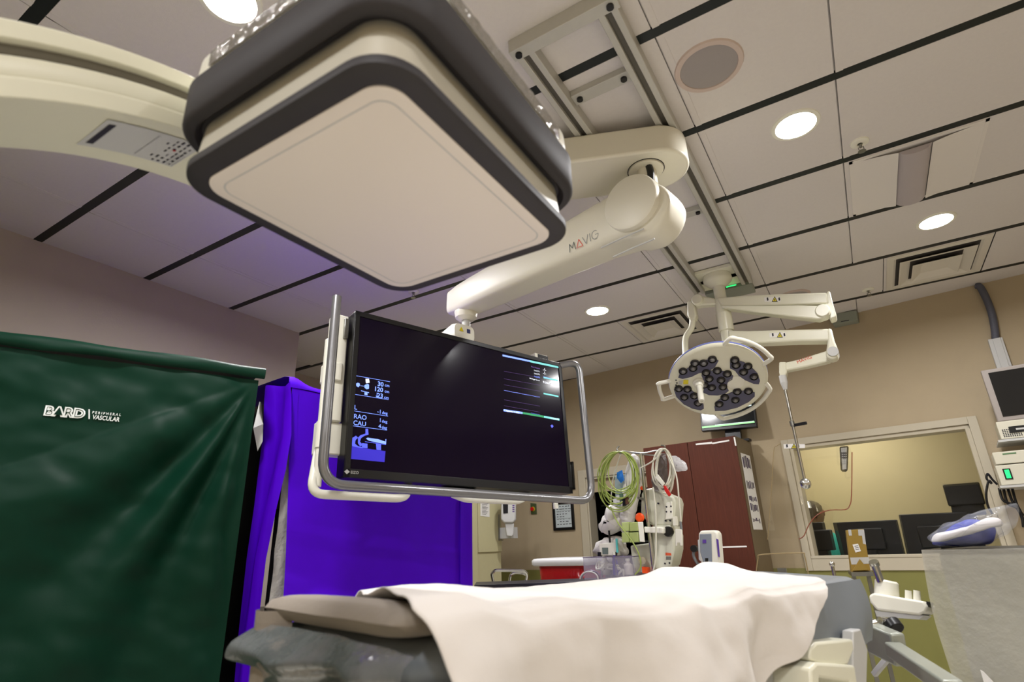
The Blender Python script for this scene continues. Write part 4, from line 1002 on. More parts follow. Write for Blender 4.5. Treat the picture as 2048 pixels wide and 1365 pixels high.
picframe(fr1, x0, x1, y0, y1)
fr2 = thing('framed_certificate', 'narrow black framed print half hidden behind the right edge of the monitor', 'picture frame', Fw.W(*Fw.at(1140, 950), .01), 'black picture frames')
x0, y1 = Fw.at(1118, 928); x1, y0 = Fw.at(1151, 979); picframe(fr2, x0-.1, x1, y0, y1, 6)
es = thing('emergency_switch', 'red round emergency push button on a green and yellow wall plate', 'switch', Fw.W(*Fw.at(1067, 1018), .01))
obj('plate', wf_pix([(1062, 1007), (1073, 1008), (1074, 1029), (1063, 1029)], 0, .012), mat('plate_green', (70, 84, 50), .5), es, bevel=.002)
a, b = Fw.at(1067.5, 1019); obj('yellow_ring', MB(Fw.M @ T3(a, b, 0)).lathe([(.026, .012), (.026, .016), (.0001, .016)]), mat('ring_yellow', (190, 170, 40), .5), es)
obj('button', MB(Fw.M @ T3(a, b, 0)).lathe([(.012, .016), (.012, .028), (.021, .032), (.019, .042), (.0001, .044)]), M_red, es)
hd = thing('hand_sanitizer_dispenser', 'grey and white wall dispenser with drip tray beside the cream closet', 'dispenser', PX(1017, 1040, -3.11))
Hd = Frame((-3.12+.0, 0, 0), (0, 1, 0), (0, 0, 1))
Hd = Frame(PD(1017, 1040, 5.3), (.86, .5, 0), (0, 0, 1))
obj('body', pix(Hd, [(1003, 1003), (1009, 997), (1028, 999), (1032, 1008), (1032, 1040), (1026, 1047), (1008, 1047), (1002, 1040)], -.10, .02), M_lgrey, hd, bevel=.012)
obj('window', pix(Hd, [(1006, 1006), (1016, 1006), (1016, 1027), (1007, 1028)], .021, .024), M_black, hd)
obj('tray', pix(Hd, [(1010, 1047), (1028, 1047), (1027, 1070), (1024, 1074), (1013, 1073)], -.07, .0), M_lgrey, hd, bevel=.008)
q = MB()
for i in range(4): pix(Hd, [(1025, 1011+4*i), (1029, 1011+4*i), (1029, 1013+4*i), (1025, 1013+4*i)], .0205, .022, q)
obj('brand_print', q, mat('violet_print', (90, 60, 130), .5), hd, flat=True)
obj('wall_arm', MB().box(-3.14, -2.95, 4.82, 4.9, 1.4, 1.5), M_lgrey, hd)
# store-room shelves seen through the doorway
st_ = thing('store_shelf_rack', 'dark shelving with pale shelf edges seen through the doorway', 'shelving', Fw.W(-2.1, 0, -.9))
q = MB(Fw.M)
for a in (-2.9, -1.4): q.box(a, a+.04, 0, 2.2, -1.0, -.96)
q.box(-2.86, -1.4, 0, 2.2, -1.4, -1.38)
obj('uprights', q, M_black, st_)
for zz in (.5, .85, 1.18, 1.33, 1.75): obj('shelf', MB(Fw.M).box(-2.9, -1.36, zz, zz+.02, -1.38, -.95), mat('shelf_grey', (120, 126, 128), .4), st_)
x0, y1 = Fw.at(1192, 950); x1, y0 = Fw.at(1280, 976)
bl = thing('door_transom_blind', 'taupe rolled blind at the top of the doorway', 'blind', Fw.W(-2.1, 1.97, -.05))
obj('blind', MB(Fw.M).box(dx0+.022, dx1-.022, dz1-.15, dz1-.021, -.05, -.03), M_wall, bl)

# tall brown cabinet
cbx = Frame((0, 4.85, 0), (1, -.1087, 0), (0, 0, 1))
a0, zt = cbx.at(1286, 896); a1, zt2 = cbx.at(1469, 873)
zt = (zt+zt2)/2; cb2 = thing('tall_brown_cabinet', 'tall reddish brown two-door wooden cabinet against the far wall', 'cabinet', cbx.W((a0+a1)/2, 0, -.28))
M_wood = wood('cabinet_wood', (84, 42, 28)); M_woodside = mat('cabinet_side_laminate', (112, 98, 74), .5, noise_amt=.05)
obj('carcass', MB(cbx.M).box(a0, a1, .0, zt, -.46, -.02), M_woodside, cb2, bevel=.003)
am = cbx.at(1374, 886)[0]
obj('door', MB(cbx.M).box(a0, am-.002, .06, zt-.001, -.02, 0), M_wood, cb2, bevel=.002)
obj('door', MB(cbx.M).box(am+.002, a1, .06, zt-.001, -.02, 0), M_wood, cb2, bevel=.002)
q = MB(); pix(cbx, [(1391, 888), (1424, 884), (1424, 886), (1458, 880), (1459, 883), (1425, 889), (1425, 888), (1392, 891)], .0005, .0015, q)
obj('torn_tape', q, M_paper, cb2, flat=True)
obj('tape_strip', pix(cbx, [(1438, 1094), (1493, 1092), (1494, 1095), (1438, 1097)], .0005, .0015), M_paper, cb2, flat=True)
obj('tape_strip', pix(cbx, [(1467, 875), (1470, 875), (1473, 892), (1470, 892)], .0005, .0015), M_paper, cb2, flat=True)
# sheet of pictures on the cabinet's side
Cs = Frame(cbx.W(a1, 0, 0), (.1087, 1, 0), (0, 0, 1))
ps = thing('picture_poster', 'long white sheet of small violet photographs taped to the cabinet side', 'poster', Cs.W(*Cs.at(1500, 980), .004))
pc = [Cs.at(1480, 903), Cs.at(1500, 916), Cs.at(1524, 1062), Cs.at(1506, 1058)]
xa = max(.04, (pc[0][0]+pc[3][0])/2); xb = (pc[1][0]+pc[2][0])/2; ya = (pc[0][1]+pc[1][1])/2; yb_ = (pc[2][1]+pc[3][1])/2
obj('sheet', MB(Cs.M).box(xa, xb, yb_, ya, .002, .004), M_paper, ps)
q = MB(Cs.M); hh_ = (ya-yb_)
for k, (t0, t1) in enumerate(((.02, .2), (.36, .48), (.55, .64), (.66, .78), (.84, .92))):
    n_ = 5
    for i in range(n_):
        xs_ = xa+.02+(xb-xa-.04)*i/n_; q.k = (i+k) % 3
        q.box(xs_, xs_+(xb-xa-.04)/n_*random.uniform(.6, .95), ya-hh_*(t1-random.uniform(0, .03)), ya-hh_*(t0+random.uniform(0, .04)), .0042, .0046)
obj('photo_print', q, [mat('violet_picture', (74, 62, 96), .5), mat('grey_picture', (140, 138, 140), .5), mat('ink_picture', (90, 84, 100), .5)], ps, flat=True)
# wall monitor above the cabinet
Wm = Frame((0, 4.95, 0), (1, -.05, 0), (0, .12, 1))
wm = thing('wall_monitor', 'black wall screen with bright green task bar, below the surgical lamp', 'monitor', Wm.W(*Wm.at(1458, 830), -.03))
obj('housing', pix(Wm, [(1396, 780), (1504, 771), (1514, 854), (1403, 863)], -.05, .0), M_black, wm, bevel=.004)
M_scrdark = mat('wall_screen', (16, 20, 22), .15)
s2 = obj('screen', pix(Wm, [(1400, 784), (1501, 775), (1510, 848), (1406, 858)], .0005, .002), M_scrdark, wm)
q = MB(); q.k = 0; pix(Wm, [(1404, 854), (1509, 843), (1509.5, 846), (1405, 857.5)], .0022, .003, q); q.k = 1
pix(Wm, [(1430, 850.5), (1508, 842.5), (1508, 843.2), (1430, 851.5)], .0022, .003, q)
pix(Wm, [(1494, 812), (1503, 810), (1503, 812), (1494, 814)], .0022, .003, q)
obj('task_bar', q, [mat('bar_green', (150, 215, 150), .5, emit=.8), mat('bar_white', (210, 230, 230), .5, emit=.8)], s2, flat=True)
a, b = Wm.at(1463, 862)
obj('stand_neck', MB(Wm.M).box(a-.07, a+.06, b-.09, b+.15, -.10, -.05), M_black, wm)
ph = thing('small_black_clip', 'small black gadget on top of the brown cabinet edge', 'clip', cbx.W(a1-.02, zt, -.3))
obj('clip', MB(cbx.M).box(a1-.03, a1+.02, zt, zt+.02, -.42, -.34), M_black, ph)
# TV remote like keypad stuck on the control-room window
rm = thing('remote_keypad', 'black and white button remote fixed to the control room window', 'remote control', Fw.W(*Fw.at(1686, 918), -.06))
q = pix(Fw, [(1678, 893), (1693, 891), (1695, 894), (1693, 940), (1690, 943), (1682, 943), (1679, 939), (1677, 896)], -.062, -.045); obj('shell', q, M_black, rm, bevel=.003)
obj('front_plate', pix(Fw, [(1680, 895), (1692, 894), (1691, 938), (1683, 939)], -.044, -.042), M_lgrey, rm)
obj('dark_keys', pix(Fw, [(1680, 904), (1692, 903), (1691.6, 918), (1680.4, 918)], -.0415, -.040), M_ink, rm)
q = MB()
for i in range(7):
    for j in range(3):
        x, y = 1682+3.6*j, 898+4.6*i; pix(Fw, [(x, y), (x+2.4, y), (x+2.4, y+2.2), (x, y+2.2)], -.0395, -.038, q)
obj('keys', q, mat('key_grey', (168, 168, 168), .5), rm)

# ================================================================= CONTROL ROOM
Cr = Frame(Fw.W(0, 0, -.42), Fw.u, (0, 0, 1))
dk = thing('control_desk', 'pale control room desk just below the window opening', 'desk', Fw.W(.3, 0, -.6))
obj('desk_top', MB(Fw.M).box(-1.0, 1.9, 1.06, 1.10, -.74, -.16), mat('desk_pale', (190, 190, 180), .4), dk)
for x in (-.95, .4, 1.8): obj('leg', MB(Fw.M).box(x, x+.05, 0, 1.06, -.72, -.2), M_grey, dk)
def crmon(pts, label, off):
    F2 = Frame(Fw.W(0, 0, off), Fw.u, (0, 0, 1)); m_ = [F2.at(*p) for p in pts]
    cx = sum(p[0] for p in m_)/len(m_); t = thing('desk_monitor', label, 'monitor', F2.W(cx, 1.10, 0), 'control room monitors')
    xs_ = [p[0] for p in m_]; ys_ = [p[1] for p in m_]
    tilt = Matrix.Identity(4)
    pr_ = MB().prism(m_, -.03, .0, F2.M)
    obj('housing', pr_, M_black, t, bevel=.006)
    obj('back_bulge', MB(F2.M).box(cx-.12, cx+.12, min(ys_)+.08, min(ys_)+.25, .0, .03), M_black, t, bevel=.01)
    obj('stand', MB(F2.M).box(cx-.04, cx+.04, 1.10, min(ys_)+.12, .0, .02).box(cx-.1, cx+.1, 1.10, 1.112, -.08, .1), M_black, t)
crmon([(1615, 1046), (1648, 1045), (1664, 1118), (1627, 1122)], 'narrow dark monitor at the left end of the window, in front of the seated person', -.45)
crmon([(1665, 1046), (1794, 1040), (1812, 1116), (1684, 1122)], 'wide black monitor behind the cardboard box', -.45)
crmon([(1797, 1030), (1935, 1024), (1960, 1116), (1816, 1120)], 'largest black monitor, half hidden behind the blue wrapped bundle', -.40)
crmon([(1900, 1006), (1966, 1003), (1974, 1030), (1906, 1034)], 'small black monitor standing behind and above the largest one', -.62)
# seated person
pp = PY(1628, 1040, 6.42)
pn = thing('person', 'seated person in teal scrubs with short dark hair, seen from behind', 'person', (pp.x, pp.y, 0))
M_skin = mat('skin', (150, 105, 78), .55); M_teal = mat('teal_scrubs', (70, 200, 180), .8); M_hair = mat('dark_hair', (60, 48, 30), .6, bump=.6, bscale=160)
def prof_loft(sec, n=24):
    return [[(pp.x+cx+rx*math.cos(2*PI*k/n), pp.y+cy+ry*math.sin(2*PI*k/n), z) for k in range(n)] for z, cx, cy, rx, ry in sec]
hz = PY(1628, 1025, 6.42).z
sec = [(.55, 0, 0, .17, .14), (.8, 0, 0, .15, .12), (hz-.38, 0, 0, .20, .12), (hz-.26, 0, 0, .20, .11), (hz-.19, 0, 0, .13, .085), (hz-.155, .005, 0, .06, .06), (hz-.11, .01, 0, .055, .058), (hz-.09, .012, .0, .07, .075), (hz-.05, .012, 0, .083, .098), (hz, .01, 0, .088, .108), (hz+.05, .005, 0, .080, .10), (hz+.085, 0, 0, .05, .065), (hz+.098, 0, 0, .01, .01)]
obj('body', MB().layers(prof_loft(sec)), M_skin, pn, ang=180)
sec2 = [(.54, 0, 0, .185, .15), (.8, 0, 0, .165, .135), (hz-.38, 0, 0, .215, .135), (hz-.27, 0, 0, .215, .125), (hz-.20, 0, 0, .15, .10), (hz-.165, .005, 0, .08, .075)]
obj('scrub_top', MB().layers(prof_loft(sec2)), M_teal, pn, ang=180)
sec3 = [(hz-.06, -.01, -.02, .078, .085), (hz-.03, -.008, -.012, .093, .108), (hz+.01, -.004, -.008, .097, .116), (hz+.055, 0, -.004, .09, .11), (hz+.09, 0, 0, .06, .075), (hz+.108, 0, 0, .012, .012)]
obj('hair', MB().layers(prof_loft(sec3)), M_hair, pn, ang=180)
obj('ear', MB().sphere((pp.x+.098, pp.y-.0, hz-.01), .022, n=12, sc=(.4, 1, 1.4)), M_skin, pn)
obj('nose', MB().sphere((pp.x+.015, pp.y+.108, hz-.015), .016, n=10, sc=(.8, 1, 1.3)), M_skin, pn)
for sx in (-1, 1):
    arm_o = MB().tube([Vector((pp.x+sx*.19, pp.y, hz-.27)), Vector((pp.x+sx*.235, pp.y+.05, hz-.45)), Vector((pp.x+sx*.22, pp.y+.12, hz-.57)), Vector((pp.x+sx*.12, pp.y+.30, hz-.56))], lambda t: .058-.02*t, sub=5, n=14)
    obj('sleeve', arm_o, M_teal, pn, ang=180)
ch_ = thing('office_chair', 'office chair under the seated person behind the window', 'chair', (pp.x, pp.y, 0))
obj('seat', MB().box(pp.x-.24, pp.x+.24, pp.y-.22, pp.y+.25, .46, .54), M_black, ch_, bevel=.03)
obj('base', MB().cyl((pp.x, pp.y, .03), (pp.x, pp.y, .46), .03).box(pp.x-.28, pp.x+.28, pp.y-.03, pp.y+.03, 0, .05).box(pp.x-.03, pp.x+.03, pp.y-.28, pp.y+.28, 0, .05), M_black, ch_)
dl = thing('downlight_reflection', 'added white glow standing in for a downlight reflection at the left edge of the control room window', 'reflection', PY(1607, 1009, 5.60))  # added glowing disc and stem for a downlight mirrored in the shield; no lamp
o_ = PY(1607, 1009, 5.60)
obj('glow_disc', MB(Matrix.Translation(o_) @ RY(15)).lathe([(.03, .03), (.05, -.015), (.04, -.025), (.0001, -.025)]), mat('reflection_glow', (255, 246, 225), .5, emit=5), dl)
obj('glow_neck', MB().tube([o_, o_+Vector((-.10, .02, .0)), o_+Vector((-.14, .03, -.12)), Vector((o_.x-.12, o_.y+.02, 1.10))], .008, sub=4), M_black, dl)

# ================================================================= WALL EQUIPMENT AT THE RIGHT EDGE
cn = thing('flexible_conduit', 'dark grey flexible cable hose curving down from the ceiling at right', 'cable conduit', Fw.W(*Fw.at(1955, 575), .03))
hp = [Fw.W(*Fw.at(*p), o2) for p, o2 in (((1953, 574), .02), ((1960, 577), .03), ((1972, 600), .04), ((1983, 630), .04), ((1989, 660), .035), ((1991, 682), .03))]
obj('hose', MB().tube(hp, .024, sub=8, n=12), mat('hose_grey', (84, 86, 98), .5, bump=.3, bscale=150), cn)
tk = thing('cable_trunking', 'white vertical cable trunking on the far wall above the equipment monitor', 'trunking', Fw.W(*Fw.at(1998, 705), .02))
obj('channel', pix(Fw, [(1975, 683), (2004, 678), (2026, 742), (1996, 748)], 0, .05), M_lgrey, tk, bevel=.003)
obj('cover_strip', pix(Fw, [(1984, 682), (2000, 679), (2020, 742), (2004, 745)], .05, .056), M_lgrey, tk, bevel=.002)
Ef = Frame(Fw.W(0, 0, .35), Fw.u, (0, 0, 1))
em = thing('equipment_monitor', 'grey framed equipment screen on the wall at the right frame edge', 'monitor', Ef.W(*Ef.at(2030, 790), -.05))
c0 = Ef.at(1961, 742); c1 = Ef.at(2180, 700); c2 = Ef.at(1993, 845)
xl_, yt_, yb2 = c0[0], c0[1], c2[1]
obj('housing', MB(Ef.M).box(xl_, xl_+.44, yb2, yt_, -.06, 0), mat('bezel_taupe', (150, 142, 136), .45), em, bevel=.006)
obj('screen', MB(Ef.M).box(xl_+.035, xl_+.405, yb2+.03, yt_-.025, .0, .003), mat('screen_off', (20, 20, 20), .2), em)
obj('wall_bracket', MB(Ef.M).box(xl_+.17, xl_+.27, yb2+.08, yt_-.08, -.345, -.06), M_steel, em)
def eqbox(p0, p1, depth, name, label, cat, w_=.36):
    a0_, b0_ = Ef.at(*p0); a1_, b1_ = Ef.at(*p1); b1_ = min(b1_, b0_-.03)
    t = thing(name, label, cat, Ef.W(a0_+w_/2, b1_, -.1))
    obj('casing', MB(Ef.M).box(a0_, a0_+w_, b1_, b0_, -.25, .0), mat('instrument_cream', (206, 202, 184), .4), t, bevel=.004)
    return t, a0_, b0_, b1_
t, A, Bt, Bb = eqbox((1991, 845), (1999, 880), .2, 'recorder_unit', 'cream recorder unit with perforated grille directly under the equipment screen', 'instrument')
obj('display_strip', MB(Ef.M).box(A+.055, A+.25, Bb+.035, Bt-.04, .0, .004), M_black, t)
obj('display_window', MB(Ef.M).box(A+.09, A+.2, Bb+.05, Bt-.055, .004, .005), M_lgrey, t)
q = MB(Ef.M)
for i in range(9):
    for j in range(5): q.box(A+.018+.011*i, A+.025+.011*i, Bb+.012+.011*j, Bb+.019+.011*j, .0, .0015)
obj('grille', q, M_ink, t, flat=True)
q = MB(Ef.M).box(A-.02, A+.38, Bb-.018, Bb-.004, -.3, .02).box(A+.15, A+.2, Bb-.03, Bb-.004, -.34, -.25); sf = thing('wall_shelf', 'thin shelf bracket between the two instruments at right', 'shelf', Ef.W(A+.2, Bb-.02, -.2)); obj('shelf_board', q, M_lgrey, sf)
t2, A2, Bt2, Bb2 = eqbox((1984, 906), (1991, 930), .2, 'slim_instrument', 'slim cream instrument stacked on the unit with green switch', 'instrument')
obj('slot', MB(Ef.M).box(A2+.05, A2+.12, Bt2-.02, Bt2-.012, .0, .002), mat('slot_green', (80, 120, 80), .4), t2)
t3, A3, Bt3, Bb3 = eqbox((1990, 932), (1999, 972), .2, 'power_unit', 'cream power unit with a glowing green rocker switch', 'instrument')
obj('rocker_surround', MB(Ef.M).box(A3+.03, A3+.07, Bb3+.035, Bt3-.025, .0, .004), M_black, t3)
obj('rocker_switch', MB(Ef.M).box(A3+.038, A3+.062, Bb3+.042, Bt3-.032, .004, .008), mat('switch_green', (30, 210, 110), .4, emit=1.2), t3)
sf2 = thing('wall_shelf', 'lower shelf bracket carrying the power unit at right', 'shelf', Ef.W(A3+.2, Bb3-.02, -.2)); obj('shelf_board', MB(Ef.M).box(A3-.01, A3+.38, Bb3-.016, Bb3-.002, -.348, .01), M_lgrey, sf2)
kc = thing('black_power_cable', 'black cable looping down beside the power unit at right', 'cable', Ef.W(*Ef.at(1975, 960), -.2))
q = MB().tube([Ef.W(*Ef.at(*p), -.1) for p in ((1996, 968), (1986, 958), (1976, 946), (1974, 956), (1984, 966), (1978, 960), (1973, 985), (1976, 1010), (1986, 1028))], .007, sub=6, n=8)
obj('cable', q, M_black, kc)
for k in range(4):
    obj('cable', MB().tube([Ef.W(*Ef.at(2000+9*k, 975), -.15), Ef.W(*Ef.at(2008+9*k, 1000+6*(k % 2)), -.12), Ef.W(*Ef.at(2030+5*k, 1010+6*k), -.1), Ef.W(*Ef.at(2050, 1030+8*k), -.15)], .008, sub=6, n=8), M_black, kc)

# plastic covered cart and bundle at lower right
PCo = PD(1858, 1100, 2.0)
Kf = Frame((PCo.x, PCo.y, 0), (1, -.35, 0), (0, 0, 1)); zk = PCo.z
ct = thing('plastic_covered_cart', 'boxy grey cart covered in cloudy clear plastic in the lower right corner', 'cart', Kf.W(.4, 0, -.25))
obj('cart_body', MB(Kf.M).box(.02, .8, .12, zk-.012, -.5, -.01), mat('cart_grey', (150, 150, 138), .5), ct, bevel=.01)
obj('cart_top', MB(Kf.M).box(.01, .82, zk-.012, zk, -.52, .0), M_black, ct, bevel=.004)
for x, y in ((.06, -.05), (.76, -.05), (.06, -.46), (.76, -.46)): obj('caster', MB(Kf.M).box(x-.015, x+.015, .0, .12, y-.04, y+.04), M_black, ct, bevel=.01)
def wrap(s_, t_):
    a = -.02+.86*s_; b = zk+.0-1.1*t_
    return (a-.012*math.sin(t_*9)*(s_ < .1)-.02*t_, b, .012+.010*nz(a*6, b*5, 3)+.014*max(0, math.sin(a*9+b*3))**3+.01*t_)
M_film = mat('cloudy_film', (205, 203, 192), .25, alpha=.5, bump=.5, bscale=25, spec=.7)
obj('film_front', MB(Kf.M).grid(wrap, 60, 70), M_film, ct, ang=180)
def wrap2(s_, t_):
    return (-.02-.035*s_+.01*nz(s_*3, t_*8, 1)-.02*t_, zk-.0-1.1*t_*(1-.1*s_), .012-.35*s_)
obj('film_side', MB(Kf.M).grid(wrap2, 12, 40), M_film, ct, ang=180)
tear = pix(Kf, [(1966, 1338), (1972, 1341), (1995, 1365), (1990, 1380), (1978, 1380)], .03, .032); obj('film_flap', tear, M_paper, ct, flat=True)
bd = thing('wrapped_blue_bundle', 'clear plastic bag holding folded royal blue and white cloth on the cart', 'bundle', Kf.W(.15, zk, -.1))
def lump(outline, d0_, dd, seed, F2=Kf, n=5, amp=.006):
    """rounded solid whose silhouette is the picked outline; real thickness dd"""
    pts = [Vector((*F2.at(x, y, d0_), 0)) for x, y in outline]; pts = smooth(pts, 5, True)
    c = sum(pts, Vector((0, 0, 0)))/len(pts); rings = []
    for k in range(-n, n+1):
        t = k/n; sc = max(.02, (1-abs(t)**2.2))**.5
        rings.append([(c.x+(p.x-c.x)*sc+amp*nz(p.x*22, p.y*22, t*3+seed), c.y+(p.y-c.y)*sc+amp*nz(p.x*19, p.y*25, t*3+seed+5), d0_+dd*t) for p in pts])
    return MB(F2.M).layers(rings)
obj('blue_cloth', lump([(1868, 1090), (1880, 1072), (1905, 1055), (1935, 1040), (1960, 1042), (1985, 1050), (1990, 1070), (1975, 1088), (1930, 1093)], -.10, .07, 1), M_blue, bd, ang=180)
obj('white_cloth', lump([(1866, 1085), (1872, 1070), (1900, 1065), (1940, 1052), (1975, 1038), (2002, 1040), (2004, 1050), (1985, 1056), (1940, 1068), (1895, 1080)], -.02, .035, 2), mat('white_cloth', (225, 222, 224), .8), bd, ang=180)
obj('clear_bag', lump([(1860, 1080), (1878, 1058), (1915, 1042), (1960, 1024), (2000, 1012), (2030, 1010), (2038, 1035), (2022, 1058), (1995, 1075), (1960, 1092), (1890, 1092)], -.06, .115, 3, amp=.012), mat('clear_bag', (215, 220, 228), .12, alpha=.16, bump=.7, bscale=30, spec=.9), bd, ang=180)

# ================================================================= BEHIND THE TABLE
# cardboard box
cbd = thing('cardboard_box', 'tall yellow-brown taped cardboard box standing in front of the control window', 'box', PD(1715, 1140, 3.0))
Kb = Frame(PD(1715, 1140, 3.0), (1, .1, 0), (0, 0, 1)); Kb = Frame((Kb.o.x, Kb.o.y, 0), (1, .1, 0), (0, 0, 1))
M_card = mat('cardboard', (150, 122, 50), .75, noise_amt=.08, nscale=20)
obj('box_body', pix(Kb, [(1693, 1061), (1727, 1059), (1741, 1142), (1703, 1146)], -.10, .0), M_card, cbd, bevel=.002)
obj('packing_tape', pix(Kb, [(1696, 1060), (1702, 1060), (1704, 1072), (1698, 1072)], .0005, .001), M_lgrey, cbd)
obj('packing_tape', pix(Kb, [(1716, 1060), (1728, 1060), (1732, 1090), (1726, 1088), (1724, 1072), (1717, 1072)], .0005, .001), M_lgrey, cbd)
obj('packing_tape', pix(Kb, [(1700, 1116), (1737, 1115), (1740, 1128), (1703, 1130)], .0005, .001), M_lgrey, cbd)
q = MB(); q.k = 0; pix(Kb, [(1705, 1090), (1716, 1088), (1722, 1103), (1711, 1106)], .001, .0015, q); q.k = 1
for i in range(3): pix(Kb, [(1709+i, 1093+3.4*i), (1716+i, 1091.5+3.4*i), (1716.4+i, 1092.6+3.4*i), (1709.4+i, 1094.2+3.4*i)], .0016, .002, q)
obj('address_label', q, [M_paper, M_ink], cbd, flat=True)
obj('folded_flap', pix(Kb, [(1705, 1142), (1719, 1119), (1736, 1140)], .0012, .02), M_card, cbd)
a_ = Kb.at(1722, 1144); t = thing('side_stand', 'steel stand hidden behind the table under the cardboard box', 'stand', Kb.W(a_[0], 0, -.05))
obj('stand_top', MB(Kb.M).box(a_[0]-.05, a_[0]+.05, a_[1]-.02, a_[1], -.2, .06), M_steel, t)
for x in (-.045, .025): obj('leg', MB(Kb.M).box(a_[0]+x, a_[0]+x+.02, 0, a_[1]-.02, -.08, -.06), M_steel, t)

YM = 3.45
If = Frame((0, YM, 0), (1, 0, 0), (0, 0, 1))
def ip(x, y, off=0): return If.W(*If.at(x, y, off), off)
iv = thing('iv_pole', 'chrome pole with two curled top hooks carrying coiled leads', 'pole', ip(1297, 1100)*1.0)
ivb = If.at(1296, 1040)[0]
ztop = If.at(1288, 906)[1]
iv.location = If.W(ivb, 0)
obj('pole', MB().cyl(If.W(ivb, .05), If.W(ivb, ztop), .011), M_chrome, iv)
cb_ = [ip(1238, 893, .02), ip(1234, 899, .03), ip(1241, 908, .03), ip(1246, 903, .02), ip(1262, 905, 0), ip(1288, 907, 0), ip(1312, 902, 0), ip(1326, 903, .02), ip(1330, 894, .03), ip(1322, 891, .03)]
obj('hook_bar', MB().tube(cb_, .0045, sub=6, n=8), M_steel, iv)
obj('hook_bar', MB().tube([ip(1262, 906, -.02), ip(1290, 910, 0), ip(1318, 912, -.02)], .004, sub=4, n=8), M_steel, iv)
for k in range(5):
    a = 2*PI*k/5; obj('foot', MB().tube([If.W(ivb, .09), If.W(ivb+.12*math.cos(a), .05, .06+.12*math.sin(a))], .012), M_steel, iv)
for k in range(5):
    a = 2*PI*k/5; obj('caster', MB().sphere(If.W(ivb+.12*math.cos(a), .025, .06+.12*math.sin(a)), .025, n=10), M_black, iv)
obj('clamp_bracket', pix(If, [(1293, 1054), (1332, 1056), (1332, 1068), (1294, 1066)], -.02, .05), M_white, iv, bevel=.006)
def coil(cx, cy, rx, ry, n, seed, off, r=.0042, mb=None):
    q = mb or MB(); rnd = random.Random(seed)
    for k in range(n):
        ox, oy = rnd.uniform(-3, 3), rnd.uniform(-2, 5); kx, ky = rnd.uniform(.68, 1.2), rnd.uniform(.66, 1.12); ph_ = rnd.uniform(-.2, .2)
        pts = []
        for i in range(20):
            t_ = 2*PI*i/20; x = cx+ox+rx*kx*math.sin(t_+ph_)*(1-.12*math.cos(t_)); y = cy-ry+ry*ky*(1-math.cos(t_))+oy*(1-math.cos(t_))/2
            pts.append(ip(x, y, off+.018*math.sin(t_*2+k)+.006*(k % 4)))
        q.tube(pts, r, n=7, closed=True, sub=3)
    return q
M_gc = mat('green_lead', (152, 168, 84), .45); M_wc = mat('white_lead', (216, 214, 196), .45)
gc = thing('coiled_green_leads', 'coil of pale green monitoring leads hanging from the left hook', 'cable coil', ip(1240, 900, .05))
obj('lead_coil', coil(1238, 956, 33, 52, 15, 3, .06, .0036), M_gc, gc)
for i, (x, y) in enumerate(((1242, 1000), (1250, 1000), (1258, 1004), (1264, 996))):
    obj('lead_tail', MB().tube([ip(1250+3*i, 985-2*i, .07), ip(1256-i, 992, .08), ip(x, y, .08)], .0035, sub=4, n=6), M_gc, gc)
for i, (x, y, c) in enumerate(((1246, 1000, M_lgrey), (1252, 996, mat('connector_green', (70, 96, 78), .5)), (1258, 1006, M_black), (1263, 1003, mat('connector_brown', (90, 60, 40), .5)), (1240, 1006, M_lgrey))):
    obj('connector', pix(If, [(x-4, y-6), (x+3, y-7), (x+4, y+7), (x-3, y+8)], .07, .085), c, gc, bevel=.002)
obj('lead_tail', MB().tube([ip(1221, 1014, .06), ip(1235, 1045, .07), ip(1262, 1080, .08), ip(1278, 1110, .08), ip(1281, 1135, .07), ip(1270, 1150, .07)], .0042, sub=5, n=7), M_gc, gc)
wc = thing('coiled_white_leads', 'coil of white leads with a red clip hanging from the right hook', 'cable coil', ip(1325, 900, .05))
obj('lead_coil', coil(1328, 942, 20, 44, 6, 9, .06, .0048), M_wc, wc)
obj('lead_tail', MB().tube([ip(1322, 908, .08), ip(1302, 925, .09), ip(1282, 936, .08)], .0045, sub=4, n=7), M_wc, wc)
obj('lead_tail', MB().tube([ip(1335, 910, .09), ip(1352, 950, .10), ip(1358, 1000, .10), ip(1362, 1045, .10)], .0045, sub=5, n=7), M_wc, wc)
obj('strain_relief', MB().cyl(ip(1361, 1044, .10), ip(1363, 1060, .10), .007), M_grey, wc)
obj('plug', pix(If, [(1361, 1059), (1374, 1060), (1375, 1092), (1371, 1092), (1370, 1086), (1366, 1086), (1365, 1093), (1362, 1092)], .09, .11), M_white, wc, bevel=.003)
obj('red_clip', pix(If, [(1337, 974), (1342, 975), (1352, 992), (1348, 996), (1340, 985)], .09, .105), M_red, wc, bevel=.002)
obj('white_clip', pix(If, [(1320, 958), (1326, 952), (1340, 970), (1336, 976)], .09, .105), M_white, wc, bevel=.003)
obj('lead_tail', MB().tube([ip(1306, 975, .08), ip(1311, 1020, .09), ip(1312, 1080, .09), ip(1311, 1120, .09), ip(1306, 1145, .08)], .005, sub=5, n=7), M_wc, wc)
M_bag = mat('crumpled_clear_bag', (225, 225, 228), .15, alpha=.55, bump=1, bscale=26, spec=.9)
t = thing('plastic_bag', 'shiny clear plastic bag tied at the right of the pole hooks', 'plastic bag', ip(1355, 925, .0), 'plastic bags on the pole')
obj('bag_film', lump([(1338, 915), (1350, 914), (1362, 922), (1372, 934), (1372, 941), (1355, 943), (1343, 936)], .03, .03, 4, If, amp=.016), M_bag, t, ang=60)
t = thing('plastic_bag', 'long smoky plastic bag hanging behind the white lead coil', 'plastic bag', ip(1322, 930, .0), 'plastic bags on the pole')
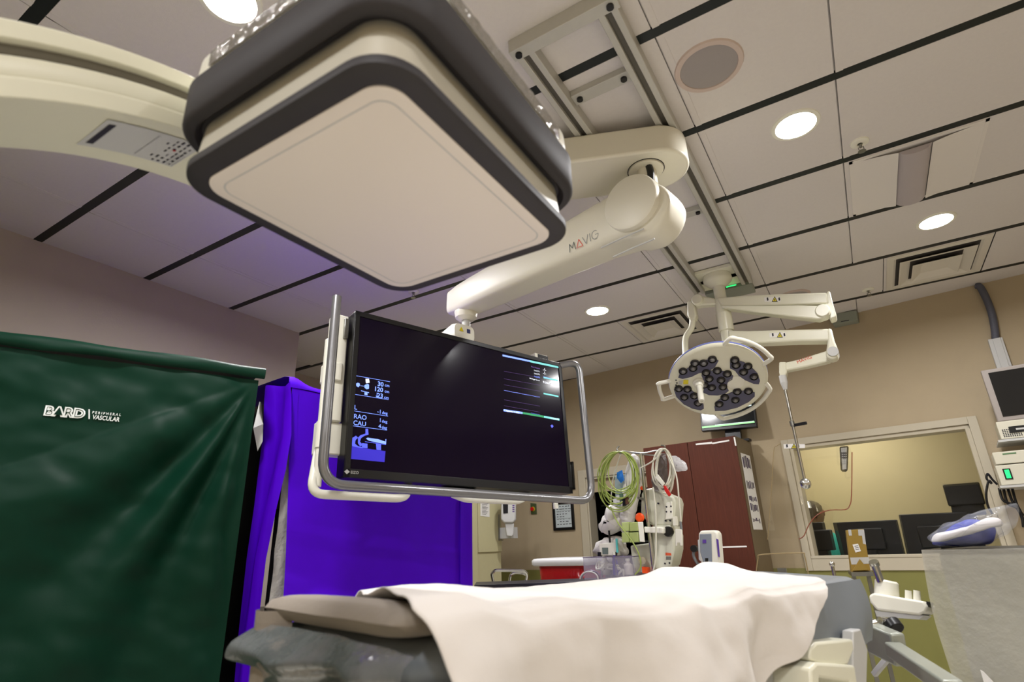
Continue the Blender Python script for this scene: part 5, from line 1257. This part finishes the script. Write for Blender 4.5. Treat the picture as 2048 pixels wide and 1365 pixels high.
obj('bag_film', lump([(1316, 908), (1332, 912), (1334, 940), (1330, 975), (1322, 985), (1308, 982), (1306, 960), (1314, 930)], -.01, .03, 6, If, amp=.016), mat('smoky_bag', (120, 112, 110), .18, alpha=.7, bump=1, bscale=26), t, ang=60)
t = thing('hanging_white_bag', 'white plastic wrapped cloth bag hanging behind the green lead coil', 'plastic bag', ip(1262, 950, -.04))
obj('bag_film', lump([(1262, 912), (1276, 915), (1282, 945), (1280, 985), (1270, 1030), (1262, 1058), (1246, 1064), (1240, 1040), (1244, 1000), (1252, 950)], -.05, .04, 8, If, amp=.012), mat('milky_bag', (222, 218, 214), .35, bump=.5, bscale=22), t, ang=80)
obj('blue_tag', pix(If, [(1230, 945), (1240, 940), (1244, 960), (1238, 966), (1230, 956)], -.04, -.03), mat('tag_blue', (30, 120, 220), .5), t)
t = thing('crumpled_white_bag', 'crumpled white plastic bag hanging in front of the dark doorway', 'plastic bag', ip(1218, 1040, -.05))
obj('bag_film', lump([(1218, 1016), (1232, 1015), (1240, 1030), (1244, 1055), (1232, 1066), (1216, 1068), (1202, 1062), (1203, 1048), (1212, 1032)], -.05, .07, 10, If, amp=.022), mat('milky_bag', (222, 218, 214), .35, bump=.5, bscale=22), t, ang=80)
obj('bag_neck', MB().tube([ip(1221, 1018, -.05), ip(1223, 985, -.05), ip(1228, 950, -.05), ip(1243, 905, .0)], .004, sub=4), M_wc, t)
# monitor of the pump seen left
t = thing('pole_display', 'slim grey-green clear display case on the pole behind the green leads', 'display', ip(1225, 970, -.12))
obj('case', pix(If, [(1216, 950), (1244, 945), (1246, 1012), (1218, 1015)], -.13, -.11), mat('case_glassy', (160, 176, 172), .2), t, bevel=.003)
obj('print', pix(If, [(1222, 985), (1235, 984), (1235, 986), (1222, 987)], -.109, -.108), M_ink, t)
obj('holder', MB().tube([ip(1246, 990, -.12), ip(1292, 1000, -.0)], .007), M_steel, t)
# injector / pump machine on its column
t = thing('infusion_pump_machine', 'white pump machine with a black knob and orange caps beside the pole', 'medical machine', If.W(If.at(1320, 1080)[0], 0, -.1))
M_mach = mat('machine_ivory', (206, 206, 188), .35)
obj('upper_body', pix(If, [(1279, 988), (1284, 978), (1300, 976), (1322, 984), (1344, 993), (1348, 1005), (1345, 1042), (1340, 1053), (1300, 1052), (1277, 1030)], -.22, -.03), M_mach, t, bevel=.014, seg=3)
obj('lower_body', pix(If, [(1300, 1052), (1340, 1050), (1347, 1072), (1347, 1100), (1340, 1132), (1330, 1141), (1304, 1142)], -.22, -.02), M_mach, t, bevel=.014, seg=3)
obj('front_panel', pix(If, [(1330, 1006), (1342, 1003), (1344, 1038), (1328, 1040)], -.03, -.02), M_white, t, bevel=.004)
for x, y in ((1331, 1014), (1340, 1013), (1331, 1024), (1340, 1024), (1329, 1042), (1338, 1042), (1328, 1128), (1337, 1127), (1314, 1007)):
    a, b = If.at(x, y); obj('socket', MB(If.M @ T3(a, b, 0)).lathe([(.005, -.03), (.005, -.017), (.0001, -.017)], n=10), M_ink, t)
a, b = If.at(1336, 1064); obj('black_knob', MB(If.M @ T3(a, b, 0)).lathe([(.030, -.02), (.030, .0), (.025, .01), (.0001, .01)], n=14), M_black, t)
a, b = If.at(1283, 1036); obj('orange_cap', MB(If.M @ T3(a, b, 0)).lathe([(.026, .02), (.027, .035), (.02, .042), (.0001, .042)], n=20), M_orange, t)
a, b = If.at(1284, 977); obj('orange_cap', MB(If.M @ T3(a, b, 0)).lathe([(.011, -.02), (.012, .0), (.0001, .002)], n=16), M_orange, t)
q = MB(); q.k = 0; pix(If, [(1329, 1106), (1340, 1107), (1341, 1112), (1329, 1112)], -.0195, -.019, q); q.k = 1
for i in range(3): pix(If, [(1330, 1114+2.4*i), (1340, 1114+2.4*i), (1340, 1115.4+2.4*i), (1330, 1115.4+2.4*i)], -.0195, -.019, q)
obj('caution_label', q, [mat('label_orange', (220, 90, 50), .5), M_ink], t, flat=True)
obj('lower_left_body', pix(If, [(1255, 1092), (1302, 1086), (1304, 1144), (1262, 1148)], -.2, -.04), M_mach, t, bevel=.01)
obj('column', MB(If.M).box(If.at(1318, 1080)[0]-.04, If.at(1318, 1080)[0]+.04, .08, If.at(1318, 1100)[1], -.2, -.12), M_lgrey, t)
obj('base', MB(If.M).box(If.at(1318, 1080)[0]-.2, If.at(1318, 1080)[0]+.2, .0, .08, -.38, -.12), M_lgrey, t, bevel=.02)
obj('red_rest', pix(If, [(1286, 1134), (1297, 1136), (1298, 1147), (1287, 1147)], -.03, .02), M_orange, t)
obj('roller_head', MB().cyl(ip(1284, 1122, -.02), ip(1284, 1122, .03), .022), M_chrome, t)
obj('white_arm', pix(If, [(1345, 1035), (1350, 1033), (1352, 1052), (1346, 1052)], -.05, .0), M_white, t)
t = thing('green_syringe_rack', 'translucent pale green syringe rack clamped to the left of the pole', 'rack', ip(1268, 1065, .03))
M_gb = mat('green_translucent', (190, 205, 130), .3, alpha=.75)
for i, (x0_, x1_) in enumerate(((1250, 1263), (1264, 1282))):
    for j, (y0_, y1_) in enumerate(((1046, 1064), (1066, 1086))):
        obj('bin', pix(If, [(x0_+i, y0_), (x1_+1, y0_-1), (x1_+2, y1_-1), (x0_+1+i, y1_)], .0, .06), M_gb, t, bevel=.004)
t = thing('white_document_holder', 'white plastic holder plate clamped on the pole below the orange cap', 'holder', ip(1287, 1065, .04))
obj('plate', pix(If, [(1282, 1045), (1292, 1045), (1296, 1085), (1286, 1084)], .05, .06), M_white, t, bevel=.003)
# bagged device
t = thing('small_bedside_display', 'small white device with square grey screen under a clear white bag', 'device', ip(1216, 1100, .0))
obj('body', pix(If, [(1200, 1088), (1234, 1086), (1238, 1112), (1202, 1112)], -.03, .02), M_white, t, bevel=.004)
obj('screen', pix(If, [(1207, 1096), (1219, 1096), (1219, 1109), (1208, 1109)], .021, .023), mat('screen_greygreen', (110, 122, 116), .3), t)
obj('foot', pix(If, [(1199, 1105), (1205, 1105), (1205, 1113), (1199, 1113)], .0, .03), M_black, t); obj('foot', pix(If, [(1231, 1105), (1237, 1105), (1237, 1112), (1231, 1112)], .0, .03), M_black, t)
obj('antenna', MB().cyl(ip(1220, 1086, -.01), ip(1218, 1062, -.01), .006), M_black, t)
obj('teal_syringe', MB().cyl(ip(1235, 1106, .03), ip(1233, 1078, .03), .007), mat('syringe_teal', (90, 190, 190), .4), t)
obj('dust_bag', lump([(1190, 1108), (1192, 1090), (1205, 1078), (1225, 1075), (1245, 1078), (1254, 1095), (1256, 1110), (1225, 1112)], -.07, .05, 12, If, amp=.016), mat('milky_bag', (222, 218, 214), .35, bump=.5, bscale=22), t, ang=80)
# clear bin of tubing on a side table
bt_ = thing('clear_supply_bin', 'clear plastic bin of tubing and bottles standing left of the machine', 'bin', ip(1220, 1150, .05))
b0, b1 = If.at(1166, 1116, .06), If.at(1272, 1160, .06)
M_bin = mat('bin_clear', (190, 186, 200), .08, alpha=.25, spec=.9); M_binedge = mat('bin_edge', (120, 112, 130), .2)
x0_, x1_, y0_, y1_ = b0[0], b1[0], b1[1], b0[1]
q = MB(If.M)
q.box(x0_, x1_, y0_, y1_, .058, .061).box(x0_, x1_, y0_, y1_, -.14, -.137).box(x0_, x0_+.003, y0_, y1_, -.14, .06).box(x1_-.003, x1_, y0_, y1_, -.14, .06).box(x0_, x1_, y0_, y0_+.003, -.14, .06)
obj('walls', q, M_bin, bt_, flat=True)
rim = [If.W(x, y1_, z) for x, z in ((x0_, .06), (x1_, .06), (x1_, -.14), (x0_, -.14))]
obj('rim', MB().tube(rim, .003, closed=True, n=6), M_binedge, bt_)
xm_ = If.at(1236, 1120)[0]; obj('divider', MB(If.M).box(xm_-.0015, xm_+.0015, y0_, y1_, -.13, .05), M_binedge, bt_)
rnd = random.Random(4)
t = thing('coiled_clear_tubing', 'tangle of white and clear tubing lying in the clear bin', 'tubing', ip(1210, 1145, .0)); q = MB()
for k in range(5):
    cx, cy = rnd.uniform(1185, 1255), rnd.uniform(1130, 1146)
    q.tube([ip(cx+rnd.uniform(-14, 14), cy+rnd.uniform(-9, 9), rnd.uniform(-.1, .04)) for _ in range(7)], .006, sub=6, n=7)
obj('tubing', q, M_wc, t)
def bottle(x, y, hgt, r, col, label, off=.0):
    p = ip(x, y, off); t = thing('small_bottle', label, 'bottle', p)
    obj('bottle_body', MB(Matrix.Translation(p)).lathe([(.0001, 0), (r, 0), (r, hgt*.6), (r*.4, hgt*.75), (r*.35, hgt*.9)], n=16), col, t)
    obj('bottle_cap', MB(Matrix.Translation(p)).lathe([(r*.5, hgt*.86), (r*.5, hgt), (.0001, hgt)], n=12), M_white, t)
bottle(1232, 1151, .13, .017, mat('violet_bottle', (60, 30, 150), .35), 'slender violet bottle standing in the clear supply bin', .03)
bottle(1212, 1150, .12, .03, M_white, 'squat white bottle in the clear supply bin', -.05)
bottle(1258, 1150, .09, .028, mat('cotton_white', (214, 206, 196), .7), 'rounded pale container at the right side of the clear bin', -.02)
# small round coil of tubing in front
t = thing('round_tube_guard', 'clear round hooped guard at the left foot of the supply bin', 'guard', ip(1182, 1160, .1))
obj('hoop', MB().tube([ip(1182+18*math.cos(a), 1158-16*math.sin(a), .11) for a in [PI*i/10 for i in range(11)]], .005, n=8), M_binedge, t)
obj('hoop', MB().tube([ip(1178+18*math.cos(a), 1159-15*math.sin(a), .16) for a in [PI*i/10 for i in range(11)]], .004, n=8), M_lgrey, t)
stt = thing('supply_table', 'narrow side table with a thin dark violet top edge behind the patient table', 'side table', If.W(-1.2, 0, -.04))
# instrument table (dark top, from the closet to the bin)
Ta = If.at(948, 1157, .1); Tb_ = If.at(1172, 1163, .1)
p0 = PD(948, 1157, 3.35); p1 = ip(1180, 1158, .1)
tz = ip(1200, 1160, .06).z-.006
d_ = Vector((p1.x-p0.x, p1.y-p0.y, 0)); Tt = Frame((p0.x, p0.y, 0), d_, (0, 0, 1)); Lt = d_.length
obj('table_top', MB(Tt.M).box(0, Lt+.24, tz-.03, tz, -.35, .0), mat('table_edge_dark', (22, 20, 40), .4), stt, bevel=.003)
for a in (.02, Lt+.2):
    for z_ in (-.33, -.03): obj('leg', MB(Tt.M).box(a, a+.02, 0, tz-.03, z_-.01, z_+.01), M_steel, stt)
# chrome frame stool
stl = thing('chrome_frame_stand', 'bent chrome tube frame standing behind the dark table edge', 'stand', PD(1020, 1180, 3.9)*1.0)
def pf(x, y, d=3.9): return PD(x, y, d)
q1 = [pf(993, 1195), pf(983, 1148), pf(990, 1141), pf(1048, 1142), pf(1055, 1150), pf(1046, 1195)]
q2 = [pf(1013, 1195, 4.1), pf(1021, 1150, 4.1), pf(1030, 1146, 4.1), pf(1045, 1147, 4.1), pf(1052, 1150, 4.1)]
stl.location = (pf(1015, 1195).x, pf(1015, 1195).y, 0)
def down(p): return Vector((p.x, p.y, 0.0))
obj('tube_frame', MB().tube([down(q1[0])]+fillet(q1, .04, 5)+[down(q1[-1])], .011, n=8), M_chrome, stl)
obj('tube_frame', MB().tube([down(q2[0])]+fillet(q2, .04, 5), .010, n=8), M_chrome, stl)
# red biohazard bin
rbp = PD(1118, 1125, 4.25)
rb = thing('red_waste_bin', 'large bin lined with a red bag under a flat white lid', 'waste bin', (rbp.x, rbp.y, 0))
Rf = Frame((rbp.x, rbp.y, 0), (1, -.05, 0), (0, 0, 1)); zr = Rf.at(1118, 1130)[1]
xa, xb = Rf.at(1064, 1130)[0], Rf.at(1172, 1130)[0]
rings = []
for k in range(9):
    t_ = k/8; e = .03*(1-t_)
    rings.append([(x+.012*nz(x*9, z*9, t_*6), .02+(zr-.02)*t_, z+.012*nz(x*9, z*9, t_*6+4)) for x, z in rrect(xa+.03+e, xb-.03-e, -.42+e, -.02-e, .06, 6)])
obj('red_liner', MB(Rf.M).layers(rings), mat('red_film', (175, 14, 18), .22, bump=.6, bscale=22), rb, ang=180)
obj('lid', MB(Rf.M).layers([[(x, zr+h_, z) for x, z in rrect(xa-e, xb+e, -.45-e, .0+e, .04, 6)] for h_, e in ((-.01, 0), (.0, .012), (.03, .012), (.042, 0), (.045, -.02))]), mat('lid_white', (214, 214, 216), .4), rb, ang=60)
# oximeter type device
Of = Frame((0, 3.3, 0), (1, 0, 0), (0, 0, 1))
t = thing('vital_signs_device', 'white and violet handheld monitor standing upright behind the drape', 'medical device', Of.W(*Of.at(1418, 1130)))
obj('shell', pix(Of, [(1397, 1068), (1401, 1062), (1430, 1061), (1436, 1068), (1441, 1135), (1405, 1135), (1396, 1110)], -.10, .0), M_white, t, bevel=.012, seg=3)
obj('grey_face', pix(Of, [(1400, 1069), (1423, 1068), (1425, 1132), (1409, 1132), (1401, 1105)], .001, .006), mat('face_grey', (128, 136, 146), .4), t, bevel=.004)
obj('violet_side', pix(Of, [(1433, 1078), (1437, 1080), (1440, 1115), (1437, 1114)], .0, .006), mat('violet_plastic', (90, 60, 150), .4), t)
obj('violet_button', pix(Of, [(1406, 1080), (1413, 1080), (1413, 1087), (1406, 1087)], .006, .009), mat('violet_plastic', (90, 60, 150), .4), t)
obj('port', pix(Of, [(1411, 1117), (1417, 1117), (1417, 1126), (1411, 1126)], .006, .008), M_black, t)
obj('left_grip', pix(Of, [(1395, 1080), (1399, 1080), (1403, 1125), (1397, 1120)], -.06, .0), M_lgrey, t, bevel=.004)
obj('hose', MB().tube([Of.W(*Of.at(*p), -.03) for p in ((1388, 1096), (1384, 1110), (1390, 1125), (1398, 1135))], .008, sub=5), M_grey, t)
a, b = Of.at(1386, 1098); obj('hose_knob', MB(Of.M @ T3(a, b, 0)).lathe([(.018, -.05), (.018, -.01), (.0001, -.01)]), M_black, t)
a, b = Of.at(1420, 1135); obj('stand_pole', MB(Of.M).box(a-.02, a+.02, .0, b+.01, -.07, -.03).box(a-.12, a+.12, 0, .04, -.17, .07), M_steel, t)
